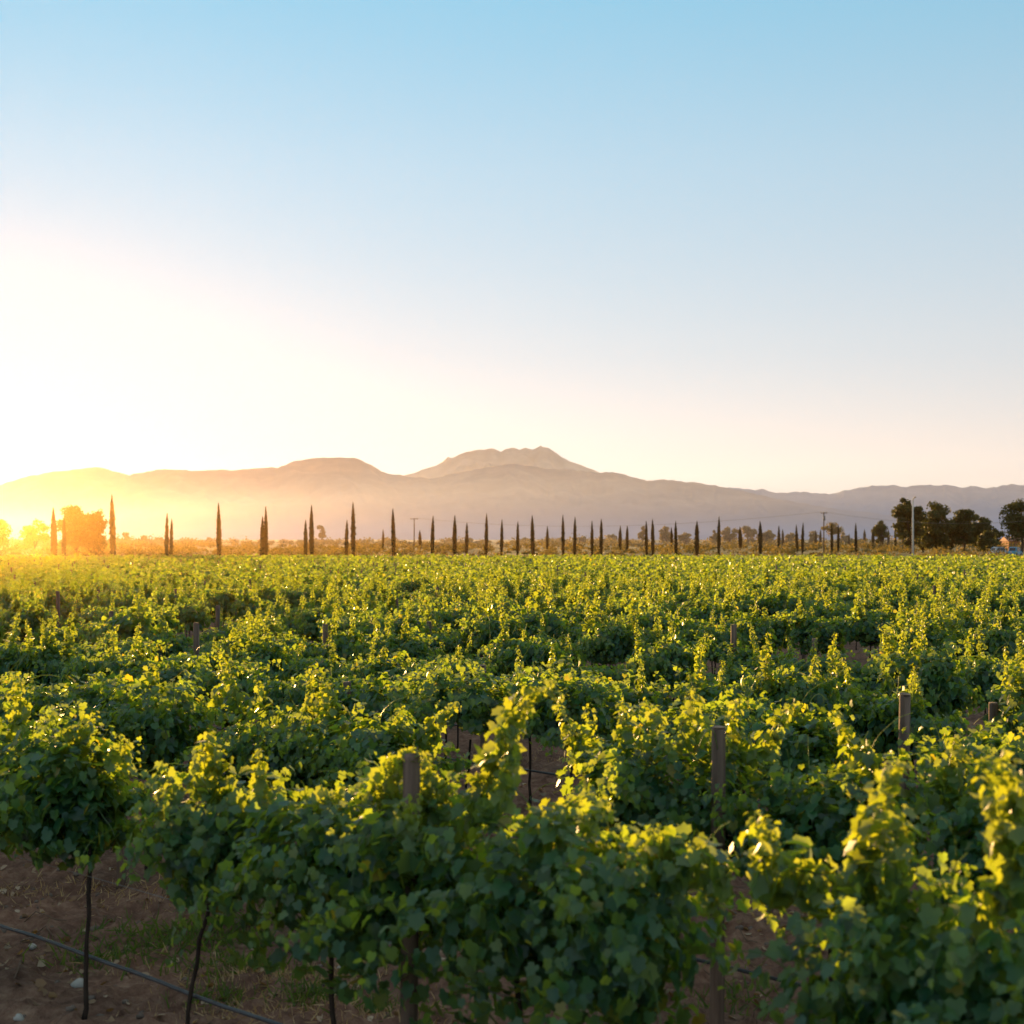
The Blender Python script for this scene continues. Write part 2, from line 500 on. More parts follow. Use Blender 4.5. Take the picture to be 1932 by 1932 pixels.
def leaves(P, nrm, tip, size, kind, rng, curl=.6):
    """Vertices and faces of a set of leaves given their places, blade normals, tip directions and sizes."""
    n = len(P)
    nrm = unit(nrm)
    tip = tip - (tip * nrm).sum(1)[:, None] * nrm
    tip = unit(tip)
    sd = np.cross(nrm, tip)
    T, tr, qu = {'lobed': (LOBED, LOBED_T, None), 'fold': (FOLD, None, FOLD_Q), 'quad': (QUAD, None, QUAD_Q)}[kind]
    L = np.repeat(T[None], n, 0).copy()
    L[:, :, 2] *= rng.normal(.7, curl, n)[:, None]
    L[:, :, 1] *= rng.uniform(.85, 1.12, n)[:, None]
    L = L * np.asarray(size)[:, None, None]
    V = P[:, None] + L[..., 0:1] * tip[:, None] + L[..., 1:2] * sd[:, None] + L[..., 2:3] * nrm[:, None]
    m = len(T)
    off = (np.arange(n) * m)[:, None, None]
    tr = (tr[None] + off).reshape(-1, 3) if tr is not None else ()
    qu = (qu[None] + off).reshape(-1, 4) if qu is not None else ()
    return V.reshape(-1, 3), tr, qu, m


def canes(rng, start, d0, length, steps, grav, wob=.10):
    """Grow many canes at once; returns positions (c, steps, 3) and directions."""
    c = len(start)
    p = start.copy(); d = unit(d0); P = []; D = []
    ds = (length / steps)[:, None]
    for s in range(steps):
        P.append(p.copy()); D.append(d.copy())
        p = p + d * ds
        g = grav * ds * (.4 + 1.6 * s / steps)
        d = unit(d + np.array([0, 0, -1.0]) * g + rng.normal(0, wob, (c, 3)))
    return np.stack(P, 1), np.stack(D, 1)


def cane_leaves(rng, P, D, size, axis_out, per=1, tipage=.5, up=.5, spread=.06):
    """Leaves along canes: place, normal, tip direction, size, age."""
    c, s, _ = P.shape
    P = np.repeat(P, per, 1).reshape(-1, 3); D = np.repeat(D, per, 1).reshape(-1, 3)
    f = np.tile(np.repeat(np.linspace(0, 1, s), per), c)
    k = len(P)
    sidev = unit(np.cross(D, rng.normal(0, 1, (k, 3))))
    off = sidev * rng.uniform(.3, 1.3, k)[:, None] * spread
    q = P + off
    out = unit(axis_out(q))
    nrm = out * rng.uniform(.4, 1.1, k)[:, None] + np.array([0, 0, 1.]) * up * rng.uniform(.0, 1.3, k)[:, None] + rng.normal(0, .52, (k, 3)) + sidev * .25
    tip = out * .25 + sidev * .45 + np.array([0, 0, -1.0]) * rng.uniform(.7, 1.6, k)[:, None] + rng.normal(0, .3, (k, 3))
    sz = size * (1 - .55 * f ** 3) * rng.uniform(.7, 1.2, k)
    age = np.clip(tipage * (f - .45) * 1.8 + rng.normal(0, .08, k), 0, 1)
    return q, nrm, tip, sz, age


def out_from_row(q):
    o = q * np.array([.35, 1.0, 0]); o[:, 2] = (q[:, 2] - 1.25) * .9
    return o


def vine_foliage(rng, ncane=44, half=.62, wide=1.0, top=1.85, low=.85, kind='lobed', size=.074, per=3, steps=21, left=None, right=None):
    """One bushy sprawl-trained vine, local x along the row, y across it."""
    l = left if left is not None else half; r = right if right is not None else half
    st = np.zeros((ncane, 3))
    st[:, 0] = rng.uniform(-l * .85, r * .85, ncane)
    st[:, 1] = rng.normal(0, .05, ncane)
    st[:, 2] = rng.uniform(1.0, 1.2, ncane)
    lean = rng.normal(0, .50, ncane) * wide
    d0 = np.stack([rng.normal(0, .22, ncane), lean, rng.uniform(.55, 1.1, ncane)], 1)
    ln_ = rng.uniform(.62, 1.18, ncane) * (top - .75)
    P, D = canes(rng, st, d0, ln_, steps, 2.0 * rng.uniform(.5, 1.5, ncane)[:, None], .11)
    q, nr, tp, sz, ag = cane_leaves(rng, P, D, size, out_from_row, per, .35, .32)
    # skirt and inner leaves
    m = ncane * 11
    zz = rng.uniform(low, top - .12, m)
    belly = .34 * wide * (1 - .45 * np.clip((zz - 1.25) / .6, 0, 1) - .25 * np.clip((1.05 - zz) / .4, 0, 1))
    yy = np.where(rng.uniform(size=m) < .5, -1, 1) * belly * np.sqrt(rng.uniform(.1, 1, m))
    yy *= .8 + .45 * vnoise(zz * 3 + 7, yy * 0 + rng.uniform(0, 99), 2)
    q2 = np.stack([rng.uniform(-l, r, m), yy, zz], 1)
    o2 = unit(out_from_row(q2))
    q = np.vstack([q, q2]); nr = np.vstack([nr, o2 + rng.normal(0, .5, (m, 3)) + np.array([0, 0, .35])])
    tp = np.vstack([tp, o2 * .4 + np.array([0, 0, -1]) + rng.normal(0, .4, (m, 3))])
    sz = np.concatenate([sz, size * rng.uniform(.7, 1.15, m)]); ag = np.concatenate([ag, np.zeros(m)])
    zlim = low + .16 * (vnoise(q[:, 0] * 3.1 + 40, q[:, 1] * 2 + rng.uniform(0, 90), 5) - .5) * 2
    keep = (q[:, 2] > zlim) & (q[:, 2] < top + .02 + .38 * (vnoise(q[:, 0] * 3.3 + 9, q[:, 1] * 2 + top * 31, 3) - .55)) & (q[:, 0] > -l - .07) & (q[:, 0] < r + .07)
    V, tr, qu, mm = leaves(q[keep], nr[keep], tp[keep], sz[keep], kind, rng)
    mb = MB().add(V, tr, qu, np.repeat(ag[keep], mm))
    if kind == 'lobed':
        for c in range(0, ncane, 2):
            ok = P[c, :, 2] > low
            if ok.sum() > 3: mb.tube(P[c][ok], np.linspace(.0045, .002, ok.sum()), 3, False, .3)
    return mb


def shoot_mb(rng, pts, kind='lobed', size=.068, dens=1.7, spread=.062):
    """A long upright or arching shoot through the given points."""
    pts = np.asarray(pts, float)
    seg = np.linalg.norm(np.diff(pts, axis=0), axis=1); s = np.concatenate([[0], np.cumsum(seg)])
    nst = max(6, int(s[-1] / .034 * dens))
    u = np.linspace(0, s[-1], nst)
    P = np.stack([np.interp(u, s, pts[:, i]) for i in range(3)], 1)
    if len(pts) > 2:
        for _ in range(4): P[1:-1] = (P[:-2] + 2 * P[1:-1] + P[2:]) / 4
    D = unit(np.gradient(P, axis=0))
    axis = P.mean(0)
    q, nr, tp, sz, ag = cane_leaves(rng, P[None], D[None], size, lambda q_: q_ - P[rng.integers(0, len(P), len(q_))], 3, .9, .35, spread)
    f = np.repeat(np.linspace(0, 1, nst), 3)
    q = np.repeat(P, 3, 0) + (q - np.repeat(P, 3, 0)) * (1.35 - .95 * f)[:, None]; sz = sz * (1.25 - .45 * f)
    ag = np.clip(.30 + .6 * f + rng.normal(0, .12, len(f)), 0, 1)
    V, tr, qu, mm = leaves(q, nr, tp, sz, kind, rng)
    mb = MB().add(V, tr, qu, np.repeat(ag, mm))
    mb.tube(P, np.linspace(.005, .002, nst), 4, False, .5)
    return mb


def trunk_mb(rng, lean=0.0, h=1.12, arms=True):
    z = np.linspace(-.05, h, 9)
    x = lean * (z / h) + np.cumsum(rng.normal(0, .014, 9)); y = np.cumsum(rng.normal(0, .011, 9))
    x -= x[1]; y -= y[1]
    r = np.interp(z, [0, .1, h], [.020, .0135, .012]) * rng.uniform(.85, 1.2)
    mb = MB().tube(np.stack([x, y, z], 1), r, 8, True, jit=.14, rng=rng)
    if arms:
        for sgn in (-1, 1):
            k = np.linspace(0, 1, 6)
            mb.tube(np.stack([x[-1] + sgn * k * .3, y[-1] + rng.normal(0, .01, 6), h - .03 + .06 * np.sin(k * 2)], 1), np.linspace(.017, .011, 6), 6, True, jit=.15, rng=rng)
    return mb


# ------------------------------------------------------------------ the vineyard
ORD = ['front', 'second', 'third', 'fourth', 'fifth', 'sixth', 'seventh', 'eighth', 'ninth', 'tenth', 'eleventh', 'twelfth', 'thirteenth', 'fourteenth', 'fifteenth',
       'sixteenth', 'seventeenth', 'eighteenth', 'nineteenth', 'twentieth', 'twenty-first', 'twenty-second', 'twenty-third', 'twenty-fourth', 'twenty-fifth',
       'twenty-sixth', 'twenty-seventh', 'twenty-eighth', 'twenty-ninth', 'thirtieth', 'thirty-first', 'thirty-second', 'thirty-third', 'thirty-fourth', 'thirty-fifth',
       'thirty-sixth', 'thirty-seventh', 'thirty-eighth', 'thirty-ninth', 'fortieth']


def ordinal(i):      # 0 -> first
    return 'first' if i == 0 else ORD[i]


FIELD_END = 186.0
rngF = np.random.default_rng(11)
HALF = 966 / FPX


def in_view(x, y, margin):
    return y > 3 and abs(x) < HALF * y + margin


ROW_FIRST = {0: [.75, 2.2, 4.22, 5.48, 6.81, 7.87, 9.15], 1: [1.5, 2.75, 4.0, 5.25, 7.75, 8.95, 10.87, 12.1, 13.3], 2: [3.1, 4.3, 5.5, 6.7, 7.95, 9.25, 10.5, 11.7, 12.9, 14.1]}
spots = []          # (d, k, t, x, y)
for k in range(-1, 96):
    n = row_n(k)
    ts = list(ROW_FIRST.get(k, []))
    t0 = (ts[-1] + 1.2) if ts else -70.0 + rngF.uniform(0, 1.2)
    tt = np.arange(t0, 175, 1.2)
    tt = tt + rngF.normal(0, .07, len(tt))
    tt = np.concatenate([tt, ts[0] - 1.25 * np.arange(1, 7)]) if ts else tt      # the row also runs on to the right
    for t in list(ts) + list(tt):
        p = world(n, t)
        if p[1] > FIELD_END or p[1] < 2 or abs(p[0]) > HALF * p[1] * 1.25 + 12: continue
        if t not in ts and rngF.uniform() < (.14 if k < 9 else .07): continue
        spots.append((float(np.hypot(p[0], p[1])), k, float(t), float(p[0]), float(p[1])))
seen = sorted([s for s in spots if s[1] >= 0 and in_view(s[3], s[4], .55 if s[4] < 20 else .3)])
near = seen[:300]
nearset = set((s[1], s[2]) for s in near)
rest = [s for s in spots if (s[1], s[2]) not in nearset and s[1] >= 0]

# pools of shared foliage, shoots and trunks
pool_near, pool_mid, pool_shoot, pool_shoot_mid, pool_trunk = [], [], [], [], []
for i in range(10):
    r = np.random.default_rng(100 + i)
    pool_near.append(vine_foliage(r, 42, r.uniform(.34, .50), r.uniform(.8, 1.1), r.uniform(1.52, 1.76), r.uniform(.95, 1.12), 'lobed', .082).mesh('foliage', M['vine_leaf'], True, 'age'))
for i in range(14):
    r = np.random.default_rng(200 + i)
    pool_mid.append(vine_foliage(r, 36, r.uniform(.36, .54), r.uniform(.85, 1.15), r.uniform(1.50, 1.76), r.uniform(.92, 1.12), 'fold', .088, 3, 16).mesh('foliage', M['vine_leaf'], True, 'age'))
for i in range(10):
    r = np.random.default_rng(300 + i)
    h = r.uniform(.42, .80); a = r.uniform(-.14, .14); b = r.uniform(-.10, .10)
    pts = [(0, 0, 0), (a * .35, b * .4, h * .5), (a * .9, b, h * .92), (a * 1.5, b * 1.5, h * (r.uniform(1.0, 1.08) if i % 3 else .86))]
    pool_shoot.append(shoot_mb(r, pts, 'lobed').mesh('shoot', M['vine_leaf'], True, 'age'))
    pool_shoot_mid.append(shoot_mb(r, pts, 'fold', .082, 1.4, .068).mesh('shoot', M['vine_leaf'], True, 'age'))
for i in range(8):
    pool_trunk.append(trunk_mb(np.random.default_rng(400 + i), random.Random(i).uniform(-.1, .1)).mesh('trunk', M['bark']))

# shoots of the two front rows: where each starts, passes and ends (places measured on the print)
SHOOTS = {0: [
    [(395, 1500), (384, 1435), (396, 1376)], [(410, 1500), (420, 1440), (392, 1400)], [(488, 1510), (488, 1460), (494, 1414)], [(560, 1530), (640, 1500), (655, 1488)],
    [(320, 1540), (312, 1500), (330, 1470)],
    [(722, 1520), (732, 1465), (765, 1414), (800, 1428)], [(835, 1530), (815, 1470), (790, 1420)], [(690, 1540), (700, 1510), (730, 1460)], [(750.5, 1620), (765, 1560), (785, 1500)], [(790.5, 1620), (780, 1570), (755, 1515)], [(735, 1570), (725, 1500), (742, 1425)], [(815, 1570), (812, 1490), (800, 1425)], [(735, 1570), (725, 1510), (745, 1440)],
    [(890, 1540), (915, 1480), (950, 1390), (985, 1312), (1040, 1296), (1052, 1330)], [(915, 1530), (940, 1450), (970, 1360), (1000, 1310)], [(905, 1540), (950, 1480), (965, 1420)],
    [(1000, 1560), (1075, 1520), (1150, 1512)], [(1010, 1580), (1100, 1540), (1155, 1530)],
    [(1225, 1640), (1235, 1590), (1232, 1556)], [(1215, 1600), (1300, 1588), (1372, 1625)], [(1240, 1660), (1320, 1640), (1370, 1650)], [(1330, 1600), (1350, 1660), (1345, 1730)],
    [(1460, 1680), (1430, 1590), (1424, 1532)], [(1490, 1690), (1460, 1600), (1440, 1540)], [(1500, 1640), (1560, 1650), (1610, 1740)], [(1520, 1700), (1550, 1640), (1560, 1620)],
    [(1650, 1720), (1640, 1580), (1672, 1446)], [(1690, 1720), (1690, 1570), (1668, 1450), (1712, 1440)], [(1640, 1700), (1620, 1620), (1660, 1530)], [(1760, 1740), (1765, 1690), (1740, 1655)],
    [(1925, 1690), (1895, 1560), (1850, 1432)], [(1900, 1720), (1905, 1600), (1925, 1470), (1880, 1420)], [(1930, 1600), (1920, 1500), (1890, 1440)], [(1840, 1740), (1850, 1700), (1870, 1680)],
    [(30, 1380), (40, 1320), (28, 1272)], [(120, 1420), (150, 1380), (180, 1350)], [(215, 1440), (230, 1400), (225, 1385)]],
    1: [[(420, 1320), (430, 1275), (418, 1232)], [(450, 1340), (440, 1290), (425, 1250)], [(605, 1400), (610, 1320), (590, 1254)], [(590, 1410), (590, 1330), (586, 1262)], [(625, 1380), (640, 1340), (615, 1290)],
        [(740, 1430), (750, 1370), (756, 1330)], [(790, 1410), (830, 1345), (866, 1328)], [(280, 1300), (285, 1270), (292, 1250)], [(490, 1340), (485, 1310), (488, 1285)],
        [(1130, 1450), (1090, 1390), (1052, 1332)], [(1130, 1470), (1115, 1390), (1108, 1328)], [(1140, 1450), (1080, 1420), (1065, 1370)], [(1190, 1400), (1180, 1350), (1170, 1325)], [(1230, 1410), (1240, 1360), (1215, 1320)],
        [(1300, 1410), (1310, 1350), (1310, 1298)], [(1320, 1400), (1300, 1360), (1305, 1310)], [(1385, 1430), (1380, 1370), (1392, 1320)], [(1420, 1440), (1460, 1370), (1500, 1322)],
        [(1640, 1450), (1600, 1390), (1572, 1342)], [(1780, 1520), (1790, 1450), (1803, 1386)], [(1810, 1520), (1815, 1440), (1800, 1392)], [(1830, 1530), (1850, 1470), (1840, 1440)], [(1890, 1480), (1870, 1440), (1860, 1415)]]}
CUSTOM = {
    (2, 1): dict(left=.5, right=.15, top=1.70, label='third row grapevine just right of the reddish post, before the small soil gap'),
    (2, 2): dict(left=.02, right=.5, top=1.72, label='third row grapevine just left of the small soil gap, beside the reddish post'),
    (2, 4): dict(low=1.30, top=1.90, label='third row grapevine whose bare trunk stands in the wide soil gap, near centre'),
    (2, 5): dict(low=1.30, top=1.86, label='third row grapevine just left of the one whose trunk stands in the soil gap'),  # (row, index in ROW_FIRST): left/right half lengths (local x grows away to the left), top, low, canes, label
    (0, 0): dict(left=.6, right=.75, top=1.70, low=.7, ncane=50, label='front row grapevine in the bottom right corner with tall sunlit shoots at the frame edge'),
    (0, 1): dict(left=.45, right=.52, top=1.80, low=.75, ncane=52, label='front row grapevine right of the see-through gap, with two tall pale shoots'),
    (0, 2): dict(left=.84, right=.62, top=1.82, low=.72, ncane=62, label='big front row grapevine just right of its post, sending up one long arching shoot'),
    (0, 3): dict(left=.62, right=.60, top=1.78, low=.78, ncane=60, label='front row grapevine growing round the short visible post top'),
    (0, 4): dict(left=.60, right=-.18, top=1.62, low=.98, ncane=40, label='front row grapevine with leaning thin trunk and two upright shoots over green weeds'),
    (0, 5): dict(left=.04, right=.55, top=1.90, low=1.08, ncane=50, label='golden rimmed front row grapevine at the left edge, alone left of the gap'),
    (0, 6): dict(left=.55, right=.62, top=1.92, low=1.08, ncane=46, label='front row grapevine cut off by the left frame edge'),
    (1, 0): dict(label='second row grapevine cut off by the right frame edge'),
    (1, 1): dict(label='second row grapevine under the peaked shoot near the right frame edge'),
    (1, 2): dict(label='second row grapevine just right of the tall bare post, above the soil gap'),
    (1, 3): dict(left=.6, right=.34, top=1.92, ncane=52, label='second row grapevine with many sunlit shoots just left of the tall bare post'),
    (1, 4): dict(left=.18, right=.60, top=1.80, low=.9, label='second row grapevine left of the wide soil gap, one shoot leaning over it'),
    (1, 5): dict(label='second row grapevine under the tall bright spike shoot'),
    (1, 6): dict(left=.5, right=.6, top=1.90, low=.95, label='rounded second row grapevine with bare thin trunk, behind the gap at left'),
    (1, 7): dict(label='second row grapevine just left of the rounded one, behind the golden front vine'),
    (1, 8): dict(label='second row grapevine cut off by the left frame edge'),
}
rows = {}
for s in near: rows.setdefault(s[1], []).append(s)
for k in rows: rows[k].sort(key=lambda s: s[2])
GROUP = 'grapevines in the vineyard rows'
vines = {}
for k in sorted(rows):
    for i, (d, _, t, x, y) in enumerate(rows[k]):
        r = np.random.default_rng(1000 + k * 97 + i)
        z = float(soil_height(np.array(x), np.array(y)))
        root = empty('grapevine', (x, y, z), ROT)
        ci = (k, ROW_FIRST[k].index(t)) if k in ROW_FIRST and t in ROW_FIRST[k] else None
        cu = dict(CUSTOM.get(ci, {}))
        lab = cu.pop('label', None)
        tall = 0
        if ci is not None:
            p = dict(ncane=44, half=.48, top=1.68, low=1.05); p.update(cu)
            me = vine_foliage(r, kind='lobed', size=.082, **p).mesh('foliage', M['vine_leaf'], True, 'age')
            link('foliage', me, root)
            lean = -.22 if ci == (0, 4) else r.normal(0, .05)
            link('trunk', trunk_mb(r, lean, arms=ci not in ((0, 5), (2, 4), (2, 5))).mesh('trunk', M['bark']), root)
        else:
            nearby = d < 24
            pool = pool_near if nearby else pool_mid
            f = link('foliage', pool[r.integers(len(pool))], root)
            flip = r.integers(2)
            f.rotation_euler.z = math.pi * flip + r.normal(0, .08)
            vig = r.uniform(0, 1)
            sz_ = .86 + .28 * vig + r.normal(0, .03)
            f.scale = (r.uniform(.92, 1.12), r.uniform(.85, 1.15), sz_)
            tr = link('trunk', pool_trunk[r.integers(len(pool_trunk))], root)
            tr.rotation_euler.z = math.pi * r.integers(2)
            sp = pool_shoot if nearby else pool_shoot_mid
            for q in range(int(vig * 3.4 + r.uniform(.8, 2.4))):
                s = link('shoot', sp[r.integers(len(sp))], root)
                s.location = (r.uniform(-.5, .5), r.uniform(-.22, .22), r.uniform(1.30, 1.48) * sz_)
                s.rotation_euler.z = r.uniform(0, 6.28)
                sc_ = r.uniform(.45, .85) + .4 * vig * r.uniform(.3, 1); s.scale = (sc_, sc_, sc_ * r.uniform(.9, 1.15)); tall = max(tall, sc_)
        if lab is None:
            look = 'tall shooted grapevine' if tall > 1.0 else ('low leafy grapevine' if tall < .8 else 'bushy green grapevine')
            lab = f'{look}, {ORD[k]} row from front, {ordinal(i)} from its right end in view'
        tag(root, lab, 'grapevine', GROUP)
        vines[(k, i)] = (root, t, r)
bpy.context.view_layer.update()
for k, lst in SHOOTS.items():
    n = row_n(k)
    cand = [(vv, t, r) for (kk, i), (vv, t, r) in vines.items() if kk == k]
    for j, pts in enumerate(lst):
        r = np.random.default_rng(5000 + k * 100 + j)
        off = -.27 if pts[0][0] % 1 else r.uniform(-.14, .14)
        tz = [row_point(n + off, *p) for p in pts]
        root, t0, _ = min(cand, key=lambda c: abs(c[1] - tz[0][0]))
        loc = [(t - t0, -off * 1.0 + 0, z - root.location.z) for t, z in tz]
        link('shoot', shoot_mb(r, loc, 'lobed', .074, 1.8, .062).mesh('shoot', M['vine_leaf'], True, 'age'), root)

# all the rest of the vineyard, one mass
P_, Nn_, T_, S_, A_ = [], [], [], [], []
rv = np.random.default_rng(77)
arr = np.array([(s[0], s[3], s[4]) for s in rest])
for lo, hi, nl, size in ((0, 60, 380, .12), (60, 90, 300, .14), (90, 130, 160, .19), (130, 400, 80, .28)):
    a = arr[(arr[:, 0] >= lo) & (arr[:, 0] < hi)]
    if not len(a): continue
    c = len(a); k = c * nl
    vi = np.repeat(np.arange(c), nl)
    vg = rv.uniform(0, 1, c)
    hgt = (.82 + .32 * vg)[vi] if hi <= 60 else (.93 + .12 * vg)[vi]
    lx = rv.uniform(-.66, .66, k); th = rv.uniform(-.4, np.pi + .4, k); rr = np.sqrt(rv.uniform(.25, 1, k))
    wv = rv.uniform(.36, .5, c)[vi]
    bump = .40 + 1.1 * vnoise(lx * 2.3 + vi * 7.7, vi * 3.1, 2)
    ly = np.cos(th) * rr * wv; lz = (1.10 + np.sin(th) * rr * .50 * bump) * hgt
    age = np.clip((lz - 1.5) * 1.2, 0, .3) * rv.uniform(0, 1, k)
    # upright shoots on a share of the leaves
    sh = rv.uniform(size=k) < (.36 if hi <= 60 else .17) * vg[vi]
    slot = rv.integers(0, 4, k)
    sx = ((vnoise(vi * 5.3 + slot * 31.7, slot * 2.9, 4) - .5) * 1.2); sy = (vnoise(vi * 3.7 + slot * 11.1, slot * 1.9, 6) - .5) * .4
    shh = .25 + .45 * vnoise(vi * 9.1 + slot * 3.3, slot * 5.1, 8)
    fz = rv.uniform(0, 1, k)
    wd_ = .11 - .07 * fz
    lx = np.where(sh, sx + rv.normal(0, 1, k) * wd_, lx); ly = np.where(sh, sy + rv.normal(0, 1, k) * wd_, ly)
    lz = np.where(sh, 1.42 * hgt + fz * (shh + (.1 if hi <= 60 else -.08)), lz); age = np.where(sh, .1 + .4 * fz, age)
    pos = np.stack([a[vi, 1] + lx * U[0] - ly * N[0], a[vi, 2] + lx * U[1] - ly * N[1], lz], 1)
    out = np.stack([-ly * N[0], -ly * N[1], lz - 1.25], 1)
    P_.append(pos); Nn_.append(unit(out) * np.array([1, 1, .6]) + rv.normal(0, .45, (k, 3)) + np.array([0, 0, .1]))
    T_.append(unit(out) * .4 + np.array([0, 0, -.8]) + rv.normal(0, .5, (k, 3)))
    S_.append(size * rv.uniform(.7, 1.25, k)); A_.append(age)
V, tr, qu, mm = leaves(np.vstack(P_), np.vstack(Nn_), np.vstack(T_), np.concatenate(S_), 'fold', rv)
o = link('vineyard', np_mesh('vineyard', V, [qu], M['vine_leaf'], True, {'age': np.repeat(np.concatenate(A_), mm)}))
tag(o, 'mass of countless green grapevines stretching back to the cypress trees', 'vineyard', kind='stuff')

# posts
def post_parts(rng, h=2.05, r=.043):
    z = np.array([-.1, 0, .5, 1.0, 1.5, h - .012, h])
    rr = np.full(7, r) * np.array([1.05, 1.04, 1.02, 1, .99, .98, .93])
    pts = np.stack([rng.normal(0, .002, 7) + rng.normal(0, .012) * z, rng.normal(0, .002, 7) + rng.normal(0, .010) * z, z], 1)
    body = MB().tube(pts, rr, 14, True, jit=.03, rng=rng).mesh('post', M['post'])
    cap = MB().tube([pts[-1] + (0, 0, .001), pts[-1] + (0, 0, .006)], [r * .93, r * .88], 14, True).mesh('cut_end', M['post_end'])
    return body, cap


ppool = [post_parts(np.random.default_rng(600 + i), 2.05 + .08 * (i % 3 - 1)) for i in range(6)]
posts, prest = [], []
for k in range(0, 96):
    n = row_n(k)
    for m in range(-14, 30):
        t = 4.9 + 6 * m + (rngF.normal(0, .15) if k > 2 else 0)
        if (k, m) == (0, 0): n -= .10; t, _ = row_point(n, 770, 1430)
        if (k, m) == (1, 0): n -= .24; t, _ = row_point(n, 1352, 1350)
        if (k, m) == (2, 0): t, _ = row_point(n, 1700, 1293)
        p = world(n, t)
        if p[1] > FIELD_END or not in_view(p[0], p[1], .1) or p[1] < 4: continue
        posts.append((float(np.hypot(p[0], p[1])), k, m, t, float(p[0]), float(p[1])))
posts.sort()
PL = {(0, 0): 'weathered wooden post whose top pokes out among front row leaves', (1, 0): 'tall bare wooden post standing clear in the second row, right of centre',
      (2, 0): 'reddish wooden post in the third row, near the right frame edge'}
byrow = {}
for pz in posts[:150]: byrow.setdefault(pz[1], []).append(pz)
for k in byrow:
    byrow[k].sort(key=lambda q: q[3])
    for i, (d, _, m, t, x, y) in enumerate(byrow[k]):
        r = np.random.default_rng(700 + k * 50 + m)
        b, c = ppool[int(r.integers(6))]
        po = link('vine_post', b)
        po.location = (x, y, float(soil_height(np.array(x), np.array(y)))); po.rotation_euler = (0, 0, r.uniform(0, 6.28))
        h = {(0, 0): row_point(row_n(0) - .10, 770, 1426)[1], (1, 0): row_point(row_n(1) - .24, 1352, 1347)[1], (2, 0): row_point(row_n(2), 1700, 1292)[1]}.get((k, m))
        po.scale.z = (h - po.location.z) / 2.05 if h else r.uniform(.70, .92)
        if d < 30: link('cut_end', c, po)
        tag(po, PL.get((k, m)) or f'brown wooden trellis post, {ORD[k]} vine row, {ordinal(i)} from its right end in view', 'post', 'wooden posts in the vine rows')
if len(posts) > 150:
    mb = MB(); r = np.random.default_rng(9)
    for d, k, m, t, x, y in posts[150:]:
        mb.tube([(x, y, 0), (x + r.normal(0, .03), y, r.uniform(1.5, 1.95))], .045, 6)
    tag(link('vine_posts', mb.mesh('vine_posts', M['post'])), 'countless tiny trellis posts far back among the vines', 'posts', kind='stuff')

# drip hoses and trellis wires of the nearest rows
for k in range(5):
    n = row_n(k); ts = np.arange(-2 if k else .2, 24 + 4 * k, .3)
    z = .49 - .012 * np.abs(np.sin(ts * 2.6)) + .01 * np.sin(ts * .9 + k)
    pts = np.array([world(n + .03 + .012 * math.sin(t * 1.7 + k), t, zz) for t, zz in zip(ts, z)])
    tag(link('drip_hose', MB().tube(pts, .0125, 8).mesh('drip_hose', M['hose'])), f'thin black irrigation hose strung low along the {ORD[k]} vine row', 'hose', 'irrigation hoses along the vine rows')
    zz = 1.02 + .01 * np.sin(ts)
    pts = np.array([world(n - .045, t, a) for t, a in zip(ts, zz)])
    tag(link('trellis_wire', MB().tube(pts, .002, 5).mesh('trellis_wire', M['wire'])), f'thin steel trellis wire running through the {ORD[k]} vine row', 'wire', 'trellis wires along the vine rows')


# ------------------------------------------------------------------ soil litter, weeds, stones
def gpt(px, py):
    Y = FPX * EYE / (py - HZ)
    return (px - CX) / FPX * Y, Y


def blades(name, label, spots_, mat, rng, lo, hi, cat):
    V, T, Q, n = [], [], [], 0
    P, L, D = [], [], []
    for (cx, cy, rx, ry, cnt) in spots_:
        x = cx + rng.normal(0, rx, cnt); y = cy + rng.normal(0, ry, cnt)
        P.append(np.stack([x, y, soil_height(x, y) - .01], 1))
        a = rng.uniform(0, 6.28, cnt); e = rng.uniform(.1, 1.3, cnt) ** (1 if cat == 'weeds' else 1.6)
        D.append(np.stack([np.cos(a) * np.cos(e), np.sin(a) * np.cos(e), np.sin(e)], 1)); L.append(rng.uniform(lo, hi, cnt))
    P, D, L = np.vstack(P), np.vstack(D), np.concatenate(L)
    side = unit(np.cross(D, rng.normal(0, 1, D.shape)))
    up = np.cross(side, D)
    W = BLADE[None] * L[:, None, None]
    W[:, :, 1] *= 1.0
    Vv = P[:, None] + W[..., 0:1] * D[:, None] + W[..., 1:2] * side[:, None] - W[..., 2:3] * up[:, None] * 1.5
    off = (np.arange(len(P)) * 5)[:, None, None]
    q = (np.array([(0, 1, 2, 3)])[None] + off).reshape(-1, 4); t = (np.array([(3, 2, 4)])[None] + off).reshape(-1, 3)
    o = link(name, np_mesh(name, Vv.reshape(-1, 3), [t, q], mat, True, {'age': np.zeros(len(P) * 5)}))
    return tag(o, label, cat, kind='stuff')


